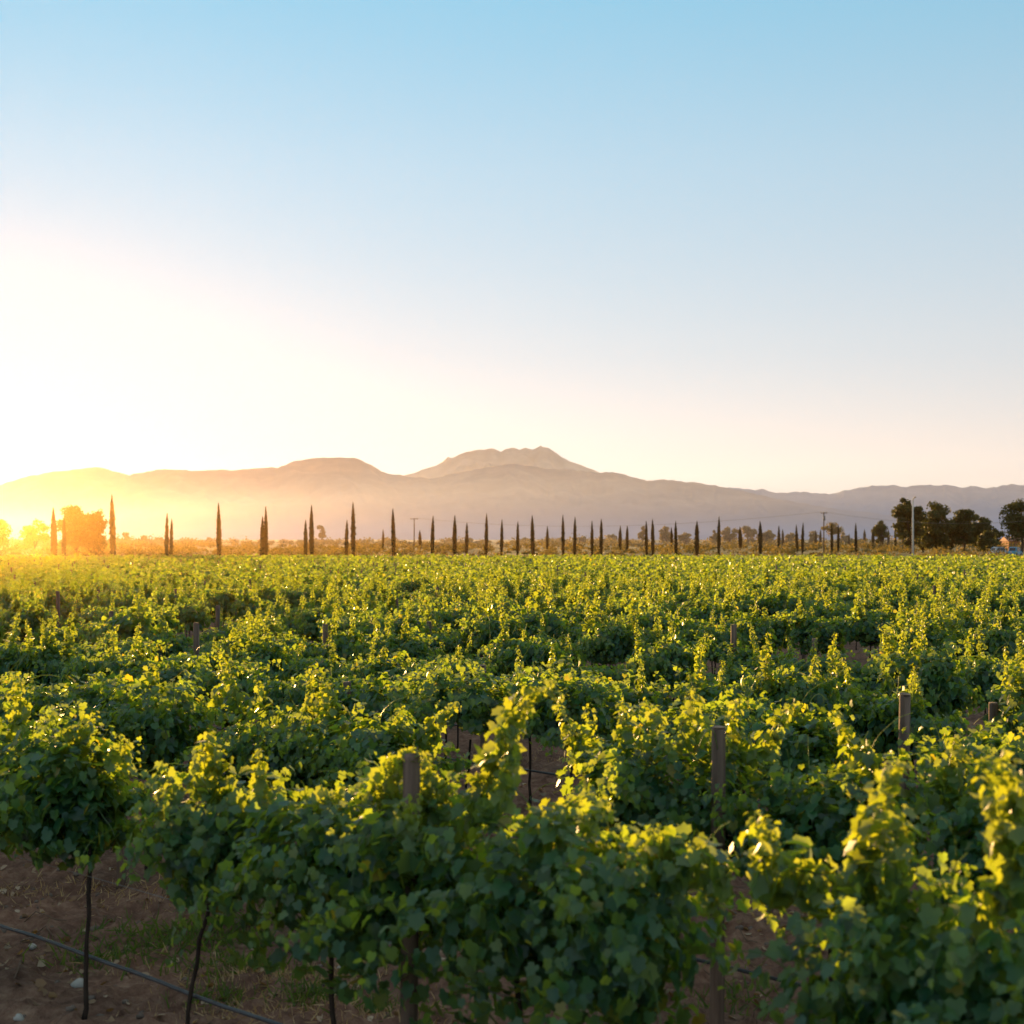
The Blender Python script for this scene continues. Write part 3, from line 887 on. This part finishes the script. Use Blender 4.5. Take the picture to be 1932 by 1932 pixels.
rg = np.random.default_rng(31)
g1 = [(*gpt(300, 1785), .35, .28, 900), (*gpt(400, 1760), .3, .25, 500), (*gpt(440, 1830), .2, .15, 350), (*gpt(585, 1890), .15, .1, 260), (*gpt(405, 1890), .15, .1, 160),
      (*gpt(170, 1815), .2, .12, 120), (*gpt(710, 1905), .2, .12, 160), (*gpt(1380, 1900), .2, .2, 150)]
blades('grass', 'low green weeds growing in the soil under the front row vines', g1, M['green_grass'], rg, .05, .17, 'weeds')
g2 = [(*gpt(560, 1850), .40, .22, 1100), (*gpt(660, 1915), .35, .16, 500), (*gpt(480, 1840), .25, .15, 300), (*gpt(30, 1690), .4, .3, 400), (*gpt(280, 1690), .5, .3, 350), (*gpt(350, 1700), .5, .3, 300), (*gpt(430, 1920), .3, .15, 300),
      (*gpt(1000, 1440), .9, .5, 500), (*gpt(240, 1820), .5, .2, 200)]
blades('dry_grass', 'straw coloured dry grass lying on the brown soil', g2, M['dry_grass'], rg, .03, .11, 'dry grass')
# cut canes left lying after pruning
tw = MB(); rt = np.random.default_rng(51)
for i in range(420):
    x, y = rt.uniform(-6, 5), rt.uniform(7, 19)
    a, l_ = rt.normal(ROT, .8), rt.uniform(.08, .42)
    q_ = np.linspace(-.5, .5, 5); bx = rt.normal(0, .015, 5)
    xx = x + np.cos(a) * q_ * l_ - np.sin(a) * bx; yy = y + np.sin(a) * q_ * l_ + np.cos(a) * bx
    tw.tube(np.stack([xx, yy, soil_height(xx, yy) + .012 + rt.uniform(0, .02, 5)], 1), rt.uniform(.002, .0055), 5)
tag(link('prunings', tw.mesh('prunings', M['twig'])), 'cut brown canes lying about on the soil between the rows', 'prunings', kind='stuff')
# fallen leaves and clods
cnt = 3200
X = rg.uniform(-6, 6, cnt); Y = rg.uniform(6.5, 18, cnt)
P = np.stack([X, Y, soil_height(X, Y) + .012], 1)
V, tr, qu, mm = leaves(P, np.array([0, 0, 1.]) + rg.normal(0, .4, (cnt, 3)), rg.normal(0, 1, (cnt, 3)), rg.uniform(.025, .075, cnt), 'fold', rg, 1.2)
tag(link('leaf_litter', np_mesh('leaf_litter', V, [qu], M['litter'], True, {'age': np.zeros(len(V))})), 'dry fallen leaves scattered over the brown soil', 'leaf litter', kind='stuff')


def rock(rng, r, flat=.7):
    mb = MB()
    th = np.linspace(0, np.pi, 7); ph = np.arange(10) / 10 * 2 * np.pi
    T, Pp = np.meshgrid(th, ph, indexing='ij')
    d = np.stack([np.sin(T) * np.cos(Pp), np.sin(T) * np.sin(Pp), np.cos(T) * flat], -1)
    f = r * (1 + .28 * (vnoise(d[..., 0] * 2 + rng.uniform(0, 50), d[..., 1] * 2 + d[..., 2] * 3, 1) - .5) * 2)
    V = (d * f[..., None]).reshape(-1, 3)
    q = [(i * 10 + j, (i + 1) * 10 + j, (i + 1) * 10 + (j + 1) % 10, i * 10 + (j + 1) % 10) for i in range(6) for j in range(10)]
    return V, q


pb = MB(); rp = np.random.default_rng(41)
for i in range(900):
    x, y = rp.uniform(-6, 5), rp.uniform(6.8, 16)
    V, q = rock(rp, rp.uniform(.006, .032) * (1.6 if rp.uniform() < .08 else 1))
    pb.add(V + np.array([x, y, float(soil_height(np.array(x), np.array(y)))]), (), q)
tag(link('pebbles', pb.mesh('pebbles', M['pebble'])), 'small brown clods and pebbles strewn over the soil', 'pebbles', kind='stuff')
for (px, py, rad, lab) in ((150, 1868, .055, 'palest whitish stone lying on bare soil beside the leftmost thin trunk'), (62, 1790, .03, 'small grey stone on the soil near the left end of the hose'),
                           (36, 1935, .035, 'small pale stone at the bottom left corner of the soil'), (645, 1837, .03, 'small pale stone under the front row leaves by a trunk')):
    x, y = gpt(px, py)
    V, q = rock(np.random.default_rng(int(px)), rad)
    o = link('stone', MB().add(V, (), q).mesh('stone', M['stone'])); o.location = (x, y, float(soil_height(np.array(x), np.array(y))) + rad * .3)
    tag(o, lab, 'stone', 'stones on the soil')

# ------------------------------------------------------------------ cypresses
def cypress_meshes(seed):
    r = np.random.default_rng(seed)
    n = 2200
    z = r.uniform(0, 1, n) ** .9 * .985 + .01
    fat = r.uniform(.35, .5)
    prof = np.interp(z, [0, .05, .2, fat, .7, .88, 1], [.45, .68, .92, 1.0, .80, .42, .03])
    lump = .82 + .36 * vnoise(z * 9 + seed, r.integers(0, 5, n) * 3.0, seed)
    th = r.uniform(0, 2 * np.pi, n)
    rad = prof * lump * r.uniform(.72, 1.08, n)
    bend = .12 * np.sin(z * 2.5 + seed)
    P = np.stack([np.cos(th) * rad + bend * z * 3 * .3, np.sin(th) * rad, z], 1)       # unit radius, unit height
    mb = MB()
    k = np.linspace(.0, 1, 12)
    return P, th, prof, mb, k, fat


def cypress(x, d, hgt, wid, seed, label):
    gz = float(ground_z(x, d))
    root = empty('cypress_tree', (x, d, gz))
    r = np.random.default_rng(seed)
    P, th, prof, mb, k, fat = cypress_meshes(seed)
    P = P * np.array([wid / 2, wid / 2, hgt - .35]) + np.array([0, 0, .35])
    n = len(P)
    out = np.stack([np.cos(th), np.sin(th), np.full(n, .15)], 1)
    V, tr, qu, mm = leaves(P, out + r.normal(0, .35, (n, 3)), np.array([0, 0, 1.]) + out * .25 + r.normal(0, .15, (n, 3)), r.uniform(.12, .30, n) * (.6 + .05 * hgt) * (.35 + .65 * prof), 'quad', r)
    c = P.mean(0)
    mb.add(V, tr, qu, 0.0)
    zz = np.linspace(.4, hgt * .97, 10)
    zz[-1] = hgt + .15
    mb.tube(np.stack([.0 * zz, 0 * zz, zz], 1), np.interp(zz / hgt, [0, .05, .2, fat, .7, .88, 1], [.4, .6, .8, .87, .68, .36, .04]) * wid / 2, 8)
    link('crown', mb.mesh('crown', M['cypress_leaf'], True, 'age'), root)
    link('trunk', MB().tube([(0, 0, -.2), (0, 0, .3), (0, 0, 1.2)], [.16, .12, .1], 8).mesh('trunk', M['tree_bark']), root)
    root.rotation_euler = (r.normal(0, .008), r.normal(0, .014), r.uniform(0, .0))
    return tag(root, label, 'cypress tree', 'slender cypress trees lining the road')


# centre, top, width on the 2000 px print
CYP = [(106, 992, 12), (125, 1012, 8), (222, 967, 11), (325, 1003, 8), (334, 1014, 6.5), (428, 983, 10), (512, 1009, 9), (520, 990, 8.5), (597, 1016, 7), (609, 987, 9), (676, 1016, 6.5), (690, 981, 9),
       (748, 1034, 5), (769, 994, 8), (821, 1036, 6), (844, 1008, 7.5), (888, 1007, 7.5), (911, 1021, 6), (949, 1003, 7.5), (979, 1015, 6), (1011, 1019, 6), (1041, 1007, 7.5), (1069, 1028, 5.5), (1100, 1006, 7), (1122, 1010, 7),
       (1156, 1018, 6), (1174, 1014, 7), (1211, 1027, 6), (1225, 1027, 7), (1263, 1018, 6.5), (1275, 1014, 7), (1312, 1030, 5.5), (1320, 1018, 6), (1361, 1018, 10), (1404, 1009, 7), (1446, 1029, 8), (1485, 1018, 9), (1521, 1027, 5.5), (1529, 1034, 5.5),
       (1557, 1025, 6), (1567, 1021, 5.5), (1593, 1036, 5.5), (1602, 1034, 5.5), (1625, 1023, 6), (1637, 1024, 6), (1658, 1043, 5), (1672, 1022, 6), (1689, 1034, 5.5), (1705, 1030, 6), (1719, 1032, 5.5), (1735, 1034, 5), (1749, 1027, 6),
       (1764, 1032, 5.5), (1776, 1034, 5.5), (1803, 1036, 5.5), (1822, 1040, 5), (1838, 1041, 5), (1857, 1042, 5), (1880, 1043, 5), (1901, 1043, 5), (1925, 1044, 5)]
r_w = np.random.default_rng(4)
for i, (cx, ty, wd) in enumerate(CYP):
    d = 199 + max(0, cx - 222) * .075
    px, py = cx / 1.0352, ty / 1.0352
    h = ztop(py, d) - float(ground_z(0, d))
    if h < 7.2:
        d2 = d * min(1.55, (7.2 - EYE) / max(.5, (h - EYE)))
        d = d2; h = ztop(py, d) - float(ground_z(0, d))
    wid = wd * d / (FPX * 1.0352) * r_w.uniform(.72, .95)
    nb = []
    if i > 0 and cx - CYP[i - 1][0] < 22: nb.append('prev')
    look = 'thick' if wd >= 9 else ('very thin' if wd <= 5 else 'slender')
    hl = 'tallest' if ty == 967 else ('tall' if ty < 1005 else ('mid height' if ty < 1025 else 'short'))
    if cx < 1000: pos = f'{ordinal(i)} from the left of the cypress line'
    elif cx < 1400: pos = f'{ordinal(i)} from the left, below the mountain slope'
    else: pos = f'{ordinal(len(CYP) - 1 - i)} from the right end of the cypress line'
    cypress(at(px, d), d, h, wid, 800 + i, f'{hl} {look} dark cypress, {pos}')

# ------------------------------------------------------------------ broad trees and scrub
def broad_tree(name, px0, px1, pytop, d, seed, label, mat='tree_leaf', group=None, trunkh=.28, nb=22, leaf=.42, per=170, flat=1.0, blobs=None):
    """A spreading tree; px0, px1, pytop on the 2000 px print."""
    x0, x1 = at(px0 / 1.0352, d), at(px1 / 1.0352, d)
    H = ztop(pytop / 1.0352, d) - float(ground_z(0, d)); W = (x1 - x0)
    root = empty(name, ((x0 + x1) / 2, d, float(ground_z(0, d)) - .1))
    r = np.random.default_rng(seed)
    B = []
    while len(B) < nb:
        p = r.uniform(-1, 1, 3)
        if (p ** 2).sum() > 1: continue
        B.append(p)
    B = np.array(B); rad = r.uniform(.08, .24, nb) * min(1, (26 / nb) ** .33)
    c = B * np.array([W * .40, W * .36, H * (1 - trunkh) * .42]); c[:, 2] += H * (trunkh + (1 - trunkh) * .46)
    R = rad * min(W, H * 1.1)
    top = (c[:, 2] + R * .85).max(); c[:, 2] *= H / top
    P, Nm, S = [], [], []
    for cc, R_ in zip(c, R):
        n = per
        v = unit(r.normal(0, 1, (n, 3)))
        rr = R_ * (r.uniform(.35, 1.12, n) ** .7 + (r.uniform(size=n) < .12) * r.uniform(0, .4, n))
        P.append(cc + v * rr[:, None] * np.array([1.15, 1.1, .8])); Nm.append(v + r.normal(0, .6, (n, 3)))
        S.append(leaf * r.uniform(.5, 1.3, n))
    P, Nm, S = np.vstack(P), np.vstack(Nm), np.concatenate(S)
    V, tr, qu, mm = leaves(P, Nm, r.normal(0, 1, P.shape) + np.array([0, 0, -.3]), S, 'fold', r)
    link('crown', MB().add(V, tr, qu, 0.0).mesh('crown', M[mat], True, 'age'), root)
    mb = MB(); th = H * trunkh * 1.3
    k = np.linspace(0, 1, 6)
    r0 = .028 * H + .05
    bx = np.cumsum(r.normal(0, .015 * H, 6))
    tp = np.stack([bx - bx[0], np.cumsum(r.normal(0, .01 * H, 6)), k * th], 1)
    mb.tube(tp, np.linspace(r0, r0 * .62, 6), 8)
    for j in r.choice(nb, min(nb, 9), replace=False):
        e = c[j]; s = tp[-1 - (j % 2)]
        mid = s * .5 + e * .5 + np.array([0, 0, .05 * H])
        mb.tube([s, mid, e], [r0 * .5, r0 * .32, r0 * .1], 6)
    link('trunk', mb.mesh('trunk', M['tree_bark']), root)
    return tag(root, label, 'tree', group)


GT = 'trees standing beyond the cypress line'
broad_tree('leafy_tree', 112, 176, 985, 300, 21, 'tall sunlit hazy golden tree right behind the two leftmost cypresses', mat='tree_leaf', group=GT, trunkh=.04, nb=50)
broad_tree('leafy_tree', 154, 214, 994, 310, 22, 'hazy golden tree with loose right side, left of the tallest cypress', mat='tree_leaf', group=GT, trunkh=.04, nb=44)
broad_tree('leafy_tree', -25, 18, 1013, 380, 23, 'glowing yellow tree cut by the left frame edge', mat='scrub_leaf', group=GT, trunkh=.1)
broad_tree('leafy_tree', 40, 96, 1013, 400, 24, 'glowing yellow rounded tree just left of the leftmost cypress', mat='scrub_leaf', group=GT, trunkh=.08, nb=18)
broad_tree('broad_tree', 1742, 1812, 972, 330, 31, 'largest dark green tree directly behind the pale concrete pole', group=GT, trunkh=.10, nb=52, per=190)
broad_tree('broad_tree', 1792, 1862, 978, 345, 32, 'dark square topped tree right of the one behind the pale pole', group=GT, trunkh=.05, nb=56, per=190)
broad_tree('broad_tree', 1856, 1908, 992, 350, 33, 'dark upright domed tree in the middle of the right hand grove', group=GT, trunkh=.05, nb=44, per=190)
broad_tree('broad_tree', 1888, 1940, 1003, 365, 34, 'dark lower tree with sloping top at the right of the grove', group=GT, trunkh=.05, nb=44, per=190)
broad_tree('broad_tree', 1932, 1962, 1032, 390, 35, 'small dark tree behind the grey car', group=GT, trunkh=.12, nb=16)
broad_tree('broad_tree', 1942, 2044, 972, 322, 36, 'big loose crowned dark tree at the right frame edge over the blue car', group=GT, trunkh=.26, nb=52, per=170)
broad_tree('broad_tree', 1704, 1738, 1016, 420, 37, 'small round dark tree left of the grove, behind thin cypresses', group=GT, trunkh=.15, nb=18)
broad_tree('leafy_tree', 1600, 1648, 1018, 470, 38, 'airy hazy tree with open crown beside the wooden utility pole', mat='scrub_leaf', group=GT, trunkh=.45, nb=14, per=90)
broad_tree('leafy_tree', 1575, 1602, 1036, 520, 39, 'low hazy tree just left of the wooden utility pole', mat='scrub_leaf', group=GT, trunkh=.1, nb=12)
for a, b, t_, sd, wl in ((1786, 1816, 1030, 131, 'low dark shrubby tree filling the gap right of the pale pole'), (1838, 1872, 1024, 132, 'low dark shrubby tree between the square topped and the domed trees'), (1908, 1946, 1034, 133, 'low dark shrubby tree just left of the grey car')):
    broad_tree('broad_tree', a, b, t_, 352, sd, wl, group=GT, trunkh=.03, nb=24, per=150)
HZT = [(1246, 1262, 1028, 'narrow'), (1288, 1314, 1027, 'squarish'), (1324, 1352, 1040, 'low round'), (1386, 1402, 1036, 'leaning'), (1408, 1448, 1028, 'wide domed'), (1448, 1478, 1026, 'bushy'), (1478, 1515, 1034, 'broad low'), (1530, 1556, 1040, 'small'), (1640, 1662, 1040, 'thin')]
for i, (a, b, t_, wl) in enumerate(HZT):
    broad_tree('leafy_tree', a, b, t_, 560 + 17 * (i % 3), 50 + i, f'{wl} pinkish hazy tree far beyond the cypresses, {ordinal(i)} from left of the hazy ones', mat='scrub_leaf', group=GT, trunkh=.1, nb=14, per=120, leaf=.6)
BUSH = [(240, 252, 1040), (276, 292, 1046), (306, 320, 1050), (395, 420, 1050), (620, 636, 1026), (908, 930, 1051), (1015, 1040, 1050), (1085, 1100, 1052), (1128, 1148, 1048), (1182, 1206, 1044)]
for i, (a, b, t_) in enumerate(BUSH):
    broad_tree('bush', a, b, t_, 620 + 20 * (i % 4), 80 + i, f'small faint hazy tree on the field horizon, {ordinal(i)} from left of the faint ones', group='faint trees on the field horizon', trunkh=.15, nb=9, per=80, leaf=.7)

# scrub: golden brush covering the fields behind the cypresses
rs = np.random.default_rng(61)
cl = 1500
d = 215 + 480 * rs.uniform(0, 1, cl) ** 1.3
x = rs.uniform(-.46, .46, cl) * d
keep = ~((x > at(1905, 1) * d) & (d < 350)); d, x = d[keep], x[keep]; cl = len(d)
hh = rs.uniform(.5, 2.0, cl) * (.75 + d / 900) * (.35 + 1.3 * vnoise(x * .03, d * .03, 3) ** 1.6)
hh = np.where(rs.uniform(size=cl) < .06, hh + rs.uniform(.8, 2.2, cl), hh)
nl = 70
vi = np.repeat(np.arange(cl), nl); k = len(vi)
v = unit(rs.normal(0, 1, (k, 3))); v[:, 2] = np.abs(v[:, 2])
rr = rs.uniform(.4, 1.05, k)
P = np.stack([x[vi] + v[:, 0] * rr * hh[vi] * 1.5, d[vi] + v[:, 1] * rr * hh[vi] * 1.5, ground_z(0, d[vi]) + v[:, 2] * rr * hh[vi]], 1)
V, tr, qu, mm = leaves(P, v + rs.normal(0, .5, (k, 3)), rs.normal(0, 1, (k, 3)) + np.array([0, 0, .6]), rs.uniform(.25, .6, k) * (d[vi] / 380), 'fold', rs)
tag(link('scrub', np_mesh('scrub', V, [qu], M['scrub_leaf'], True, {'age': np.zeros(len(V))})), 'golden brown brush covering the fields behind the cypress trees', 'scrub', kind='stuff')

# the raised dirt road along the end of the vine rows
yy = np.array([187.2, 189, 189.6, 193.4, 194, 196]); zz = np.array([-.1, 1.5, 1.58, 1.58, 1.5, -.1])
xs = np.linspace(-140, 140, 160)
Xr, Yr = np.meshgrid(xs, yy); Zr = np.repeat(zz[:, None], len(xs), 1) + (vnoise(Xr * .2, Yr * .5, 4) - .5) * .18 * (np.arange(6) % 5 > 0)[:, None]
i0 = (np.arange(5)[:, None] * 160 + np.arange(159)[None]).ravel()
tag(link('road', np_mesh('road', np.stack([Xr, Yr, Zr], -1).reshape(-1, 3), [np.stack([i0, i0 + 1, i0 + 161, i0 + 160], -1)], simple_mat('dirt_road', (.30, .21, .13), .95, (.20, .15, .08), .8, .4))),
    'raised dirt road bank along the far end of the vine rows', 'road', kind='structure')

# ------------------------------------------------------------------ poles, wires, cars, houses
def pole(name, px, pytop, d, r0, r1, mat, label, cat, arm=None, cap=None):
    x = at(px / 1.0352, d); gz = float(ground_z(0, d)); H = ztop(pytop / 1.0352, d) - gz
    root = empty(name, (x, d, gz))
    link('shaft', MB().tube([(0, 0, -.3), (0, 0, H * .5), (0, 0, H)], [r0, (r0 + r1) / 2, r1], 12).mesh('shaft', mat), root)
    if arm:
        link('crossarm', MB().box((0, -.12, H - .25), (arm, .14, .16)).mesh('crossarm', M['pole_wood'], False), root)
        for ex in (-.45, 0, .45):
            link('insulator', MB().tube([(ex * arm, -.12, H - .17), (ex * arm, -.12, H - .08), (ex * arm, -.12, H + .12)], [.05, .09, .06], 8).mesh('insulator', M['porcelain']), root)
    if cap:
        link('lamp_arm', MB().tube([(0, 0, H - .15), (0, -.25, H + .05), (0, -.9, H + .22)], [.05, .045, .04], 8).mesh('lamp_arm', M['metal']), root)
        link('lamp_head', MB().tube([(0, -.8, H + .2), (0, -1.0, H + .24), (0, -1.35, H + .2)], [.07, .13, .06], 8).mesh('lamp_head', M['metal']), root)
    tag(root, label, cat)
    return np.array([x, d, gz + H])


pole('concrete_pole', 1783, 975, 192, .17, .10, M['concrete'], 'tall pale concrete pole in front of the dark grove', 'pole', cap=True)
pa = pole('utility_pole', 809, 1012, 430, .20, .13, M['pole_wood'], 'faint hazy utility pole with a crossarm between cypresses left of centre', 'utility pole', arm=2.4)
pb_ = pole('utility_pole', 1609, 1000, 330, .17, .11, M['pole_wood'], 'wooden utility pole with transformer, rising above the airy tree at right', 'utility pole', arm=1.5)
tr_root = [o for o in bpy.data.objects if o.name.startswith('utility_pole')][-1]
link('transformer', MB().tube([(.0, -.42, pb_[2] - 2.0 - tr_root.location.z), (.0, -.42, pb_[2] - .9 - tr_root.location.z)], .26, 12).mesh('transformer', M['metal']), tr_root)
pc = np.array([at(2230 / 1.0352, 270), 270, pb_[2] - .5])
pole('utility_pole', 2230, 995, 270, .17, .11, M['pole_wood'], 'wooden utility pole outside the right frame edge carrying the wires on', 'utility pole', arm=1.5)
for a, b, what in ((pa, pb_, 'between the two utility poles'), (pb_, pc, 'running right from the transformer pole')):
    for j, e in enumerate((-.5, .5)):
        s = np.linspace(0, 1, 40)[:, None]
        pts = a + (b - a) * s; pts[:, 2] -= 4 * 3.0 * (s * (1 - s))[:, 0]; pts[:, 0] += e * 1.2; pts[:, 2] += .1
        tag(link('power_line', MB().tube(pts, .013, 4).mesh('power_line', M['metal'])), f'thin sagging {"lower left" if j == 0 else "upper right"} power line {what}', 'power line', 'power lines on the utility poles')


def car(px0, px1, d, paint, h, label, rz):
    L = 4.3; Wd = 1.75
    x = at((px0 + px1) / 2 / 1.0352, d)
    root = empty('parked_car', (x, d, float(ground_z(0, d))), rz)
    prof = np.array([(-2.15, .35), (-2.15, .75), (-2.0, .95), (-1.75, 1.02), (-1.35, h - .1), (-.9, h), (.35, h), (.75, h - .08), (1.3, 1.02), (2.0, .9), (2.15, .7), (2.15, .35)])
    mb = MB()
    ys = [(-Wd / 2 + .06, .95), (-Wd / 2, 1.0), (Wd / 2, 1.0), (Wd / 2 - .06, .95)]
    V = []
    for yv, s in ys:
        c = np.array([0, .8]); q = (prof - c) * s + c
        taper = np.where(prof[:, 1] > 1.05, .84, 1.0)
        V.append(np.stack([q[:, 0], yv * taper, q[:, 1]], 1))
    V = np.vstack(V); m = len(prof); Q = []
    for a in range(3):
        for j in range(m):
            Q.append((a * m + j, a * m + (j + 1) % m, (a + 1) * m + (j + 1) % m, (a + 1) * m + j))
    V = np.vstack([V, V[:m].mean(0), V[3 * m:].mean(0)]); T = []
    for j in range(m):
        T.append((4 * m, (j + 1) % m, j)); T.append((4 * m + 1, 3 * m + j, 3 * m + (j + 1) % m))
    link('body', mb.add(V, T, Q).mesh('body', paint, False), root)
    for sy in (-1, 1):
        w_ = MB(); yv = sy * (Wd / 2 * .90 + .03)
        for (a, b) in ((-1.2, -.35), (-.25, .95)):
            w_.add([(a, yv * 1.07, 1.06), (b, yv * 1.07, 1.06), (b - .2 if b > .5 else b, yv * .97, h - .14), (a + .15 if a < -1 else a, yv * .97, h - .14)], (), [(0, 1, 2, 3)])
        link('side_window', w_.mesh('side_window', M['dark_glass'], False), root)
    for sx, xa, xb in ((1, 1.28, .80), (-1, -1.70, -1.39)):
        link('windscreen', MB().add([(xa + sx * .03, -.68, 1.07), (xa + sx * .03, .68, 1.07), (xb + sx * .03, .6, h - .13), (xb + sx * .03, -.6, h - .13)], (), [(0, 1, 2, 3)]).mesh('windscreen', M['dark_glass'], False), root)
    for wx in (-1.3, 1.35):
        for sy in (-1, 1):
            wo = link('wheel', MB().tube([(wx, sy * .70, .33), (wx, sy * .90, .33)], .33, 16).mesh('wheel', M['tyre'], False), root)
            link('rim', MB().tube([(wx, sy * .89, .33), (wx, sy * .915, .33)], .2, 12).mesh('rim', M['metal'], False), wo)
    return tag(root, label, 'car', 'cars parked by the trees')


car(1937, 1966, 305, M['grey_paint'], 1.85, 'pale grey parked car beneath the dark trees at the right', .35)
car(1971, 1994, 300, M['blue_paint'], 1.9, 'bright blue parked car under the tree at the right frame edge', .9)


def house(px0, px1, pytop, d, depth, wall, label, gable=.3):
    x0, x1 = at(px0 / 1.0352, d), at(px1 / 1.0352, d); Wd = x1 - x0
    gz = float(ground_z(0, d)); H = ztop(pytop / 1.0352, d) - gz; hw = H * (1 - gable)
    root = empty('house', ((x0 + x1) / 2, d + depth / 2, gz))
    link('wall', MB().box((0, 0, hw / 2 - .2), (Wd, depth, hw + .4)).mesh('wall', wall, False), root)
    e = .3
    V = [(-Wd / 2 - e, -depth / 2 - e, hw - .02), (Wd / 2 + e, -depth / 2 - e, hw - .02), (Wd / 2 + e, depth / 2 + e, hw - .02), (-Wd / 2 - e, depth / 2 + e, hw - .02), (-Wd / 2 - e, 0, H), (Wd / 2 + e, 0, H)]
    link('roof', MB().add(V, [(0, 4, 3), (1, 2, 5)], [(0, 1, 5, 4), (2, 3, 4, 5), (0, 3, 2, 1)]).mesh('roof', M['roof'] if wall is M['brick'] else M['metal'], False), root)
    for wx in (-.25, .25):
        link('window', MB().box((wx * Wd, -depth / 2 - .01, hw * .55), (Wd * .16, .08, hw * .35)).mesh('window', M['dark_glass'], False), root)
    link('door', MB().box((0, -depth / 2 - .01, hw * .38), (Wd * .12, .08, hw * .76)).mesh('door', M['pole_wood'], False), root)
    return tag(root, label, 'house')


house(1970, 1992, 1048, 380, 6, M['brick'], 'orange red walled house half hidden behind the right edge tree')
house(1279, 1294, 1060, 560, 5, M['white_wall'], 'small white shed among hazy brush between two cypresses', .25)
